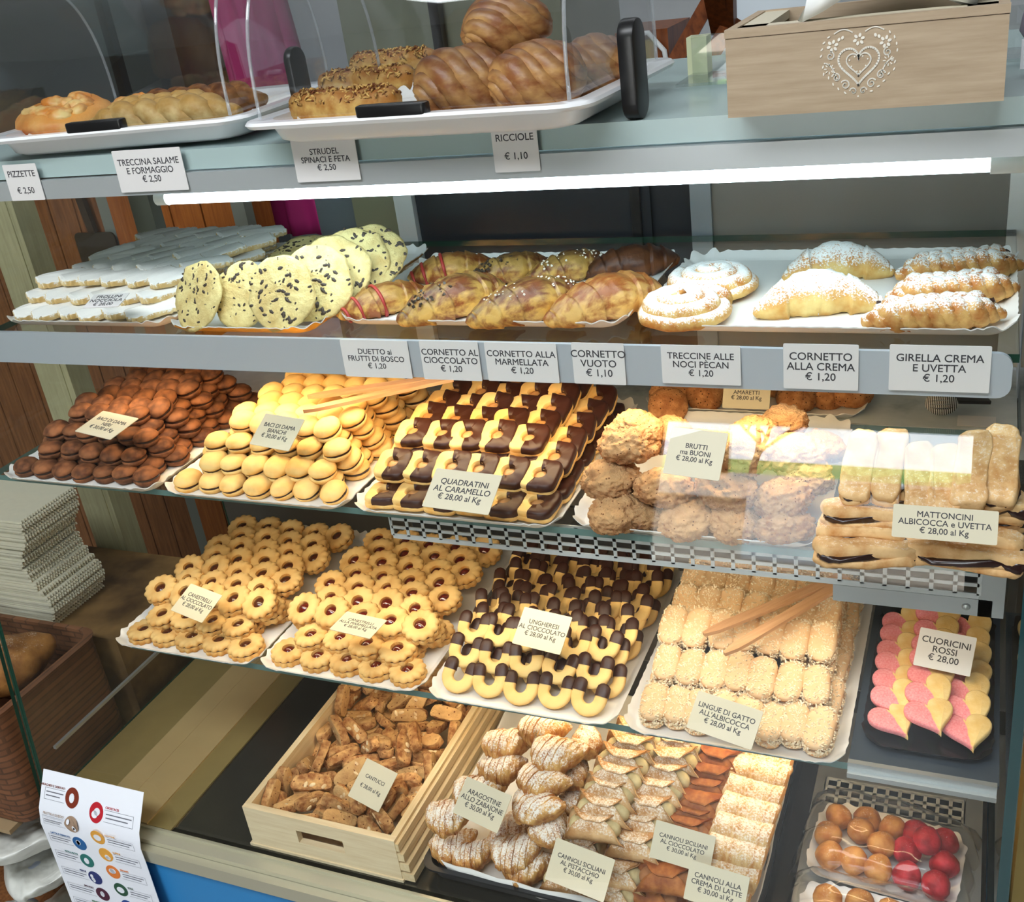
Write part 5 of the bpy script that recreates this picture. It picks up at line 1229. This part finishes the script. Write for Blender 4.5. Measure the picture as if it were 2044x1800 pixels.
def daisy(x, z, r):
    for q in range(8): a = 2 * PI * q / 8; blob(st, x + r * math.cos(a), z + r * math.sin(a), r * .4, r * .14, a, 6)
daisy(-.0190, -.0020, .0026); daisy(.0190, .0005, .0026)
def scroll(x, z, r, a0, turns, s):
    ribbon(st, [(x + s * r * (1 - .8 * i / 22) * math.cos(a0 + turns * 2 * PI * i / 22), z + r * (1 - .8 * i / 22) * math.sin(a0 + turns * 2 * PI * i / 22)) for i in range(23)], .0009)
for s in (-1, 1):
    scroll(s * .0185, .0060, .0028, 1.6, 1.2, s); scroll(s * .0145, -.0078, .0030, .3, 1.25, s); scroll(s * .0085, -.0128, .0032, .6, 1.25, s); scroll(s * .0032, -.0172, .0024, .2, 1.0, s)
    ribbon(st, [(s * (.004 + .012 * t), .0195 + .0022 * math.sin(PI * t)) for t in [i / 10 for i in range(11)]], .0007)
    ribbon(st, [(s * (.0225 - .009 * t), .0018 - .011 * t + .003 * math.sin(PI * t)) for t in [i / 10 for i in range(11)]], .0008)
    for u, v in ((.0195, .0178), (.0226, .0146), (.0240, .0105), (.0245, .0065), (.0232, -.0005), (.0228, -.005), (.0195, -.0075), (.0165, -.0118), (.0130, -.0150), (.0085, -.0178)): blob(st, s * u, v, .0011, .0005, math.atan2(v, s * u) + 1.2, 8)
    for u, v in ((.0105, .0168), (.0128, .0158)): blob(st, s * u, v, .0009, .0012, .4 * s, 8)
blob(st, 0, -.0205, .0006)
ob('stencilled_heart', st.warp(lambda p: (p.x * 1.18 - .001, p.y, p.z * 1.22 + bh_ * .52)).mesh('stencilled_heart', m_st, 0), nb_, None, 'white stencilled heart of flowers and scrolls')
tis = MB(); rg = []
for i in range(9):
    t_ = i / 8; rg.append([((-.055 + .13 * t_) + .010 * math.cos(2 * PI * j / 18), .06 + .045 * math.sin(2 * PI * j / 18) * (1 - .2 * t_), (.002 if math.cos(2 * PI * j / 18) < 0 else .022) + .03 * (1 - abs(2 * t_ - 1)) + .006 * noise.noise((t_ * 4, j * .6, 2))) for j in range(18)])
o = tag(ob('paper_napkin', tis.loft(rg).warp(lambda p: (p.x + (x0b + x1b) / 2 + .01, p.y + y0b, p.z + zb1 - .004)).mesh('paper_napkin', plain('napkin_paper', '#eef0ee', .8, bump=.1), 180)), 'white paper napkin pulled out of the wooden heart box', 'napkin')
# clear guard along the ledge, support block, packet
tag(ob('acrylic_guard', MB().box(-.300, .10, 1.205, 1.21, Z(H1) + .002, Z(.123)).box(-.300, .10, 1.13, 1.205, Z(H1) + .002, Z(H1) + .005).mesh('acrylic_guard', glassy('acrylic', (.95, .97, .97, 1), .08), 0)), 'clear acrylic guard standing behind the napkin box', 'guard')
tag(ob('guard_support', MB().box(-.307, -.285, 1.212, 1.235, Z(H1) + .002, Z(.125)).mesh('guard_support', plain('pale_yellow_block', '#d8dcb4', .5), 0)), 'pale yellow upright block behind the acrylic guard', 'block')
pk = ball(4, .06, .035, .055); pk.rough(.012, 22, 4); pk.warp(lambda p: (p.x + .085, p.y + 1.10, max(-.05, p.z) + Z(H1) + .052))
o = tag(ob('plastic_packet', pk.mesh('plastic_packet', [plain('lilac_film', '#8e8a9c', .25, coat=.4)], 180)), 'crinkled lilac-grey plastic packet past the napkin box', 'packet')
ob('printed_band', MB().box(.022, .10, 1.045, 1.0465, Z(H1) + .008, Z(H1) + .032).mesh('printed_band', plain('white_film', '#e6eaf2', .4), 0), o)
text('Cu', .026, plain('blue_print', '#2b3a9a', .5), o, ZX((.040, 1.0445, Z(H1) + .016), 0, 90))

# ================================================================ ALLERGEN NOTICE
PT = [aty(90, 1540, .795), aty(285, 1575, .795)]
pw, phh = .186, .285
def pos_(u, v):
    """sheet bends from the glass over the rail: u across, v down"""
    y = .795 - .036 * min(1, v / .058) - .03 * max(0, v - .1)
    return Vector((PT[0].x + u, y, PT[0].z + .006 - v * .985))
po = thing('allergen_notice', 'white allergen notice sheet with coloured round symbols hanging over the front rail', 'notice', None)
def sheet(b, u0, u1, v0, v1, lift, nv=12, mi=0):
    rows = []
    for i in range(nv + 1):
        v = v0 + (v1 - v0) * i / nv; rows.append([pos_(u, v) + Vector((0, -lift, 0)) for u in (u0, u1)])
    n = len(b.v); vs = [p for r in rows for p in r]
    b.add(vs, [(2 * i, 2 * i + 2, 2 * i + 3, 2 * i + 1) for i in range(nv)], mi)
b = MB(); sheet(b, 0, pw, 0, phh, .0006); sheet(b, 0, pw, 0, phh, 0)
for u in (0, pw):
    k_ = len(b.v); b.add([pos_(u, phh * i / 12) + Vector((0, -l, 0)) for i in range(13) for l in (0, .0006)], [(2 * i, 2 * i + 1, 2 * i + 3, 2 * i + 2) for i in range(12)])
for v in (0, phh): b.add([pos_(0, v), pos_(pw, v), pos_(pw, v) + Vector((0, -.0006, 0)), pos_(0, v) + Vector((0, -.0006, 0))], [(0, 1, 2, 3)])
ob('sheet', b.mesh('sheet', plain('glossy_paper', '#eef0f6', .3, coat=.2), 180), po)
def disc(u, v, r, mat, name, lift=.0012, n=28, sx=1):
    b = MB(); c = pos_(u, v); n_ = n
    pts = [pos_(u + r * sx * math.cos(2 * PI * q / n), v + r * math.sin(2 * PI * q / n)) for q in range(n)]
    b.add([p + Vector((0, -lift, 0)) for p in pts] + [p + Vector((0, -lift + .0005, 0)) for p in pts], [tuple(range(n - 1, -1, -1)), tuple(range(n, 2 * n))] + [(q, (q + 1) % n, n + (q + 1) % n, n + q) for q in range(n)])
    return b
AL = [(.060, .026, '#7a2f1c', 'ARACHIDI E DERIVATI', 0), (.107, .036, '#b8202c', 'CROSTACEI', 1), (.063, .060, '#a08670', 'FRUTTA A GUSCIO', 0), (.109, .070, '#e0a040', 'GLUTINE', 1), (.066, .094, '#1f5f98', 'LATTE E DERIVATI', 0), (.112, .103, '#e0a040', 'LUPINI', 1), (.068, .127, '#1f6e66', 'MOLLUSCHI', 0), (.114, .136, '#dc7a34', 'SENAPE', 1),
      (.072, .160, '#22306c', 'PESCE', 0), (.117, .170, '#24503a', 'SOIA', 1), (.075, .192, '#4a1c34', 'SEDANO', 0), (.120, .203, '#24468c', 'ANIDRIDE SOLFOROSA', 1), (.078, .222, '#2a6a3c', 'SESAMO', 0), (.123, .236, '#d8bcac', 'UOVA', 1)]
m_icon = plain('icon_white', '#e8eaf0', .4)
lines_b = MB(); rg = random.Random(2)
def hline(u0, u1, v, t_=.0005): sheet(lines_b, u0, u1, v - t_ / 2, v + t_ / 2, .0011, 1)
for q, (u, v, col, nm, side) in enumerate(AL):
    dsc = ob('symbol', disc(u, v, .0125, plain('symbol_' + col[1:], col, .4), 'symbol').mesh('symbol', plain('symbol_' + col[1:], col, .4), 0), po)
    ic = MB(); rg2 = random.Random(q)
    for k in range(1 + q % 3):
        e = disc(u + rg2.uniform(-.003, .003) * (q % 3), v + rg2.uniform(-.003, .003) * (q % 3), .0058 - .0012 * (q % 3), None, '', .0019, 12, 1.2 if q % 2 else .8); ic.add(e.v, e.f)
    ob('pictogram', ic.mesh('pictogram', m_icon, 0), dsc)
    ux0, ux1 = (.008, u - .0135) if not side else (u + .0145, pw - .012)
    vv = v - .001
    for k in range(2): hline(ux0 + .003, ux1 - .003 - .006 * k, vv + .0045 * k, .0013)
    for k, w_ in ((-.0045, .0004), (.0095, .0004)): hline(ux0, ux1, vv + k, w_)
    sheet(lines_b, (ux0 if not side else ux1 - .0004), (ux0 + .0004 if not side else ux1), vv - .0045, vv + .0095, .0011, 1)
    text(nm, .0046, plain('symbol_' + col[1:], col, .4), po, Matrix.Translation(pos_((ux1 - .001) if not side else (ux0 + .001), v - .0085) + Vector((0, -.0012, 0))) @ Matrix.Rotation(rad(90 - 31 * (v < .058 + .0085)), 4, 'X'), 'RIGHT' if not side else 'LEFT', name='heading')
ob('text_lines', lines_b.mesh('text_lines', plain('grey_print', '#6a6a74', .6), 0), po)['kind'] = 'stuff'
text('IN PRESENZA DI UN\'ALLERGIA\nUN\'INTOLLERANZA A UNO DI\nQUESTI ALIMENTI', .0105, plain('violet_print', '#4a3a68', .6), po, Matrix.Translation(pos_(pw * .53, .262) + Vector((0, -.0012, 0))) @ Matrix.Rotation(rad(90), 4, 'X'), bold=.01, name='heading')

# ================================================================ WRAPPED SWEETS
m_film = glassy('cellophane', (.999, .999, .998, 1), .012, rough=.05, power=3.5)
m_bal = food('peach_sweet', '#b87438', '#dca05a', 50, .4, .0015, .5, 300, var=.25, dust=.5, dustcol='#f4e2c0', dscale=600); m_red = food('red_sweet', '#8e1420', '#c83440', 50, .5, .0015, .45, 260, dust=.42, dustcol='#f2c8c8', dscale=600)
def sweet(sd, mat, name):
    b = ball(3, .0168, .0162, .0155)
    for i, p in enumerate(b.v):
        q = Vector(p) * 60; k = 1 + .14 * noise.noise(q + Vector((sd * 9, 0, 0))) + .05 * noise.noise(q * 2.6)
        b.v[i] = tuple(Vector(p) * k)
    return b.mesh(name, mat, 180)
SB = [sweet(q, m_bal, 'sweet') for q in range(3)]; SR = [sweet(q + 5, m_red, 'sweet') for q in range(3)]
zp = pz + .001
def pack(c, yaw, label, nx, spots):
    t = thing('sweets_tray', 'white card tray ' + label, 'tray', ZX((c.x, c.y, zp), yaw))
    ob('body', wavy_tray(.172, .125, m_tray, None, seed=50 + nx, wave=.0018), t)
    b = MB(); rg = []
    for i in range(25):
        u = -1 + i / 12; ring = []
        for j in range(33):
            v = -1 + j / 16; e = max(0, (1 - abs(u) ** 4)) ** .5 * max(0, (1 - abs(v) ** 4)) ** .5
            z = .002 + .052 * e + .006 * noise.noise((u * 3, v * 3, nx)) * (.3 + e) + .0035 * abs(noise.noise((u * 7, v * 7, nx + 4)))
            ring.append((u * .100 + .004 * noise.noise((v * 4, u * 4, 1)), v * .068 + .004 * noise.noise((u * 5, v * 5, 8)), max(.0008, z)))
        rg.append(ring)
    o = len(b.v); b.loft(rg, closed=False)
    b.loft([[(x * .998, y * .998, z - .0005) for x, y, z in r] for r in rg], closed=False)
    ob('cellophane_wrap', b.mesh('cellophane_wrap', m_film, 70), t, None, 'crinkled clear cellophane wrap')
    M_ = ZX((c.x, c.y, zp), yaw)
    for q, (u, v, z, red, lab) in enumerate(spots):
        p = M_ @ Vector((u, v, z))
        spawn((SR if red else SB)[q % 3], 'round_sweet', ('red ' if red else 'tan ') + 'sugared ball sweet ' + lab, 'sweet', ZX(p, R.uniform(0, 360), R.uniform(0, 50)), 'red ball sweets in cellophane' if red else 'tan ball sweets in cellophane')
p = at(1768, 1690, 1.033)
pack(p, -5, 'of tan and red ball sweets wrapped in cellophane', 1, [(-.060, .028, .020, 0, 'at the back corner of the wrapped tray'), (-.066, -.005, .020, 0, 'at the tray side, middle row'), (-.058, -.036, .020, 0, 'at the front corner of the wrapped tray'), (-.028, .034, .020, 0, 'at the back, second along'), (-.030, -.034, .020, 0, 'at the front, second along'), (-.030, .004, .031, 0, 'on top among the tan ones'), (.002, .030, .020, 0, 'at the back next to the reds'), (-.002, -.036, .020, 0, 'at the front next to the reds'), (-.004, -.006, .028, 0, 'mid tray next to the reds'),
      (.029, .032, .020, 1, 'at the back, first of the reds'), (.062, .030, .020, 1, 'at the back corner'), (.024, -.003, .024, 1, 'mid tray beside the tan ones'), (.045, .010, .036, 1, 'on top of the reds'), (.066, -.004, .020, 1, 'at the far side, middle row'), (.030, -.036, .020, 1, 'at the front beside the tan ones'), (.062, -.038, .020, 1, 'at the front corner')])
p = at(1745, 1850, 1.033)
pack(Vector((p.x, .864, 0)), -3, 'wrapped in cellophane at the very front, barely in view', 2, [(-.055, .030, .020, 0, 'in the second tray, back corner'), (-.020, .034, .022, 0, 'in the second tray, second along'), (.015, .032, .022, 0, 'in the second tray, third along'), (.05, .03, .022, 0, 'in the second tray, fourth along')])

# ================================================================ WHISK ON THE MARBLE
wk = thing('twine_ball', 'black and white twine ball with a black handle on the marble top', 'twine', None)
b = MB(); c = at(1878, 824, .552); pts = []
for i in range(420):
    t = i / 420; a = t * 2 * PI * 26; ax = t * PI * 3
    v = Vector((math.cos(a), math.sin(a) * math.cos(ax), math.sin(a) * math.sin(ax))) * .0145; pts.append(c + Vector((0, 0, .012)) + Vector((v.x * 1.15, v.y, v.z * .85)))
t = NT('striped_twine'); w_ = t.n('ShaderNodeTexWave'); w_.inputs['Scale'].default_value = 160; t.l(t.coord(), w_.inputs['Vector']); t.pr(t.ramp(w_.outputs['Fac'], [(.45, C('#16161a')), (.55, C('#d8d8d4'))]), .7)
ob('wound_twine', b.tube(pts, .0012, 5).mesh('wound_twine', t.m, 180), wk)
ob('handle', MB().obox(c + Vector((.012, .01, .012)), c + Vector((.05, .025, .006)), .011, .004).mesh('handle', m_blk, 0), wk)
tag(ob('paper_slip', MB().box(-.012, .028, 1.178, 1.205, Z(H3) + .0006, Z(H3) + .0014).mesh('paper_slip', CARD, 0)), 'small white paper slip on the marble near the end glass', 'paper')

# ================================================================ BEHIND THE CASE
m_wb = wood('brown_plank', '#6a3f22', '#99643a', 2, 16, .6, .25); m_wo = wood('orange_plank', '#8a4a1c', '#b36a2c', 2, 16, .6, .2)
def crate(x0, x1, y, z0, z1, label, mat):
    t = thing('plank_cabinet', label, 'cabinet', TM((x0 + x1) / 2, y, z0)); n = max(3, int((x1 - x0) / .07)); w = (x1 - x0) / n
    b = MB()
    for i in range(n): b.box(-(x1 - x0) / 2 + i * w + .002, -(x1 - x0) / 2 + (i + 1) * w - .002, 0, .02, 0, z1 - z0)
    b.box(-(x1 - x0) / 2, (x1 - x0) / 2, .015, .12, 0, z1 - z0)
    ob('plank_front', b.mesh('plank_front', mat, 0), t)
    ob('frame_post', MB().box((x1 - x0) / 2 - .001, (x1 - x0) / 2 + .03, -.006, .02, 0, z1 - z0).mesh('frame_post', plain('grey_post', '#7c8078', .5), 0), t)
    return t
crate(-2.35, -1.70, 1.72, 0, Z(.30), 'brown plank cabinet seen through the end of the case, farther from the pink cloth', m_wb)
crate(-1.66, -1.345, 1.70, 0, Z(.26), 'reddish plank cabinet beside the hanging pink cloth', m_wo)
tag(ob('wooden_post', MB().box(-1.535, -1.475, 1.29, 1.34, 0, Z(.22)).box(-1.475, -1.462, 1.292, 1.338, 0, Z(.22)).mesh('wooden_post', wood('pale_post', '#9c9878', '#b5b08c', 2, 18, .6), 0)), 'pale upright wooden post beside the end of the case', 'post')
sp_ = thing('spatula', 'dark spatula hanging in front of the brown plank cabinet', 'spatula', TM(-1.72, 1.70, Z(.50)))
ob('blade', MB().prism(rrect(.11, .10, .012), -.002, .002).warp(lambda p: (p.x, p.z, p.y)).mesh('blade', plain('dark_metal', '#4a4034', .4, .5), 0), sp_)
ob('handle', MB().obox((0, 0, .05), (-.02, 0, .26), .018, .012, (0, 1, 0)).mesh('handle', plain('dark_wood_handle', '#3a2a1c', .5), 0), sp_)
pb = MB(); rg = []
for i in range(17):
    t_ = i / 16; ring = []
    for j in range(40):
        a = 2 * PI * j / 40; wd_ = .075 + .02 * t_
        ring.append((wd_ * math.cos(a) + .012 * math.sin(a * 7 + t_ * 3) * .5 + .035 * t_, .035 * math.sin(a) + .010 * math.sin(a * 9 + t_), -.52 * t_))
    rg.append(ring)
tag(ob('pink_cloth', pb.loft(rg).mesh('pink_cloth', plain('magenta_cloth', '#a81c6c', .75, bump=.2, bscale=40, var=.1), 180), None, TM(-1.375, 1.93, Z(.0))), 'magenta pink cloth hanging behind the case', 'cloth')
tag(ob('coat_rail', MB().tube([(-1.75, 1.93, Z(-.016)), (-.95, 1.93, Z(-.016))], .012, 10).box(-1.75, -1.73, 1.92, 1.94, 0, Z(-.016)).box(-.97, -.95, 1.92, 1.94, 0, Z(-.016)).mesh('coat_rail', m_blk, 30)), 'black rail holding the pink cloth', 'rail')
tag(ob('dark_apron', MB().loft([[(.05 * math.cos(2 * PI * j / 24) + .004 * math.sin(j * 2), .03 * math.sin(2 * PI * j / 24), -.5 * i / 6) for j in range(24)] for i in range(7)]).mesh('dark_apron', plain('black_cloth', '#1c1e22', .8), 180), None, TM(-1.52, 1.93, Z(.0))), 'black cloth hanging beside the pink one', 'cloth')
tag(ob('grey_cupboard', MB().box(-1.18, -.72, 1.95, 2.3, 0, Z(.05)).mesh('grey_cupboard', plain('olive_grey_paint', '#7e8270', .5, var=.08), 0)), 'grey green cupboard behind the middle dome', 'cupboard')
tag(ob('dark_cupboard', MB().box(-3.0, -1.95, 2.3, 2.7, 0, Z(-.18)).mesh('dark_cupboard', plain('dark_paint', '#4a5052', .4, var=.1), 0)), 'dark tall cupboard behind the end dome', 'cupboard')
tag(ob('wall_tile_panel', MB().box(-.95, -.5, 2.9, 2.98, Z(.02), Z(-.25)).mesh('wall_tile_panel', plain('pale_tiles', '#9aa8a6', .3, bump=.2, bscale=12), 0)), 'pale tiled panel high behind the middle dome', 'panel')
m_ch = wood('chair_wood', '#5a2c12', '#8a4a20', 2, 14, .45)
ch = thing('wooden_chair', 'dark brown wooden chair back standing behind the napkin box', 'chair', None)
for nm, a_, b_, w_, h_ in (('back_post', (1342, 132), (1428, -20), .022, .022), ('back_post', (1378, 180), (1462, 40), .024, .024), ('back_slat', (1425, -25), (1442, 60), .030, .018), ('back_slat', (1452, -30), (1455, 60), .02, .02)):
    pa, pb_ = aty(a_[0], a_[1], 1.62), aty(b_[0], b_[1], 1.70)
    ob(nm, MB().obox(pa, pb_, w_, h_, (0, 1, .2)).mesh(nm, m_ch, 0), ch)
pa = aty(1342, 132, 1.62); pb_ = aty(1378, 180, 1.62)
for p in (pa, pb_): ob('leg', MB().box(p.x - .012, p.x + .012, 1.61, 1.634, 0, p.z + .004).mesh('leg', m_ch, 0), ch)
ob('seat', MB().box(pa.x + .022, pb_.x + .20, 1.64, 1.95, .62, .645).mesh('seat', m_ch, 0), ch)
tag(ob('brown_box', MB().box(-.53, -.448, 1.66, 1.80, .0, Z(.155)).mesh('brown_box', m_ch, 0)), 'dark brown wooden box behind the dome side handle', 'box')
tag(ob('white_cable', MB().tube([(-.50, 1.648, Z(.158)), (-.475, 1.65, Z(.158)), (-.452, 1.65, Z(.185)), (-.444, 1.65, Z(.25)), (-.444, 1.65, .4)], .004, 8).mesh('white_cable', plain('cable_white', '#d8dcdc', .4), 180)), 'white cable curving over the brown wooden box', 'cable')
sk = ball(3, .11, .07, .16); sk.rough(.015, 10, 3); sk.warp(lambda p: (p.x - .33, p.y + 1.86, p.z + Z(.24)))
tag(ob('paper_sack', sk.mesh('paper_sack', plain('white_sack', '#d2dce4', .7, bump=.2, bscale=20), 180)), 'white paper sack behind the wooden chair', 'sack')
text('cu', .022, plain('black_print', '#1a1a1e', .6), bpy.data.objects['paper_sack'], ZX((-.375, 1.785, Z(.225)), 0, 90))
tag(ob('side_cabinet', MB().box(.078, .7, .98, 1.4, 0, Z(.84)).mesh('side_cabinet', plain('ochre_paint', '#96804a', .5, var=.1), 0)), 'ochre cabinet beyond the end of the case, by the wrapped sweets', 'cabinet')

# ================================================================ BESIDE THE CASE
m_wk = NT('wicker'); mp = m_wk.n('ShaderNodeMapping'); mp.inputs['Rotation'].default_value = (rad(90), 0, 0); m_wk.l(m_wk.coord(), mp.inputs['Vector'])
bt = m_wk.n('ShaderNodeTexBrick'); bt.inputs['Scale'].default_value = 30; bt.inputs['Mortar Size'].default_value = .05; bt.inputs['Brick Width'].default_value = .9; bt.inputs['Row Height'].default_value = .32
bt.inputs['Color1'].default_value = C('#7d4e30'); bt.inputs['Color2'].default_value = C('#4c2a17'); bt.inputs['Mortar'].default_value = C('#24120a'); m_wk.l(mp.outputs['Vector'], bt.inputs['Vector'])
m_wk.pr(m_wk.mix(m_wk.math('MULTIPLY', m_wk.noise(40, 5), .7), bt.outputs['Color'], C('#8d5f3f')), .7, bump=bt.outputs['Fac'], bs=-.6, bd=.004); m_wk = m_wk.m
bk = thing('wicker_basket', 'brown wicker basket standing beside the end of the case', 'basket', TM(-1.475, .905, Z(1.132)))
rings_ = [[(x * k, y * k, z) for x, y in rrect(.40, .23, .03, 4)] for k, z in ((.94, 0), (1, .03), (1.0, .20), (1.02, .21), (.95, .21), (.92, .05), (.88, .03))]
ob('body', MB().loft(rings_).mesh('body', m_wk, 40), bk)
m_loaf = food('bread_crust', '#6a3f1c', '#a3713a', 22, .5, .004, .6, 90, dust=.5)
for q, (x, y, yaw) in enumerate([(-1.365, .91, 75), (-1.475, .90, 100), (-1.58, .91, 80)]):
    e = ball(4, .085, .048, .040); e.rough(.008, 18, q); spawn(e.mesh('bread_loaf', m_loaf, 180), 'bread_loaf', 'brown bread loaf in the wicker basket, ' + ('against the end glass', 'between the other two', 'farthest from the glass')[q], 'bread', ZX((x, y, Z(.925)), yaw), 'loaves in the wicker basket')
st_ = thing('paper_stack', 'stack of pale paper bags with serrated edges beside the end glass', 'paper', TM(-1.49, 1.10, Z(.949)))
b = MB(); rg_ = random.Random(6)
m_pb = plain('pale_paper', '#cfc9b4', .8, var=.08, bscale=300)
for k in range(40):
    ox, oy = rg_.uniform(-.004, .004) + .016 * math.sin(k * .22), rg_.uniform(-.003, .003); w_, d_ = .17, .125; pts = [(-w_ / 2, -d_ / 2)]
    for i in range(44): pts.append((w_ / 2 + (.002 if i % 2 else -.002), -d_ / 2 + d_ * i / 43))
    pts.append((-w_ / 2, d_ / 2))
    b.prism([(x + ox, y + oy) for x, y in pts], k * .0052, k * .0052 + .0042)
ob('paper_bags', b.mesh('paper_bags', m_pb, 0), st_)
tag(ob('stack_stand', MB().box(-1.70, -1.262, 1.035, 1.28, 0, Z(.95)).mesh('stack_stand', food('mottled_wood', '#4a341f', '#8a6a40', 9, .2, .002, .6, 60, detail=6), 0)), 'brown mottled wooden stand under the stack of paper bags', 'stand')
m_bag = NT('printed_bag'); v = m_bag.n('ShaderNodeTexVoronoi'); v.inputs['Scale'].default_value = 12; m_bag.l(m_bag.coord(), v.inputs['Vector'])
m_bag.pr(m_bag.mix(m_bag.math('LESS_THAN', v.outputs['Distance'], .22), C('#dcdcd4'), C('#b8c2d6')), .35, bump=m_bag.noise(18, 3), bs=.4, bd=.01, coat=.3); m_bag = m_bag.m
for q, (px, py, yw) in enumerate([(60, 1645, 22), (95, 1715, 24), (10, 1870, 20), (160, 1815, 26)]):
    e = ball(5, 1, 1, 1)
    for i, p in enumerate(e.v):
        x, y = math.copysign(abs(p[0]) ** .55, p[0]) * .15, math.copysign(abs(p[1]) ** .55, p[1]) * .07; w_ = 1 - (abs(p[0]) ** 3) * .5
        e.v[i] = (x, y, p[2] * .026 * w_ + .010 * noise.noise((x * 14, y * 26, q * 3)) + .006 * abs(noise.noise((x * 40 + y * 25, y * 60, q + 9))))
    c = onx_ = None
    r = ray(px, py); c = EYE + r * (-1.42 / r.x)
    spawn(e.mesh('bread_bag', m_bag, 180), 'bread_bag', 'white printed bread bag beside the case, ' + ('topmost', 'second from the top', 'lowest, away from the notice', 'lowest, by the notice')[q], 'bag', ZX(c, -40 + q * 6, 0) @ Matrix.Rotation(rad(-24), 4, 'Y'), 'bread bags beside the case')
rk = thing('bag_rack', 'brown wooden rack with the bread bags, printed with wheat ears', 'rack', TM(-1.52, .95, 0))
ob('shelf', MB().box(-.30, .22, -.25, .07, Z(1.52) - .02, Z(1.52)).mesh('shelf', m_wb, 0), rk)
ob('shelf', MB().box(-.30, .20, -.17, .07, Z(1.135) - .008, Z(1.135)).mesh('shelf', plain('kraft_board', '#9c8462', .7, var=.08), 0), rk)
wh = MB()
for k in range(2):
    x_, z_ = -.02 + k * .06, Z(1.135)
    for i in range(7):
        for s in (-1, 1): wh.prism([(x_ + .010 * s + .007 * math.cos(a), -.10 + i * .013 + .004 * math.sin(a) + .006 * s * 0) for a in [2 * PI * j / 8 for j in range(8)]], z_ + .0004, z_ + .001)
ob('wheat_print', wh.mesh('wheat_print', m_blk, 0), rk)

# ---------------------------------------------------------------- lettering becomes plain mesh
bpy.context.view_layer.update()
dg = bpy.context.evaluated_depsgraph_get()
for o in [o for o in S.objects if o.type == 'FONT']:
    me = bpy.data.meshes.new_from_object(o.evaluated_get(dg)); n_ = ob('tmp', me, o.parent, o.matrix_local.copy())
    nm = 'heading' if o.name.startswith('heading') else 'lettering'
    bpy.data.objects.remove(o); n_.name = nm
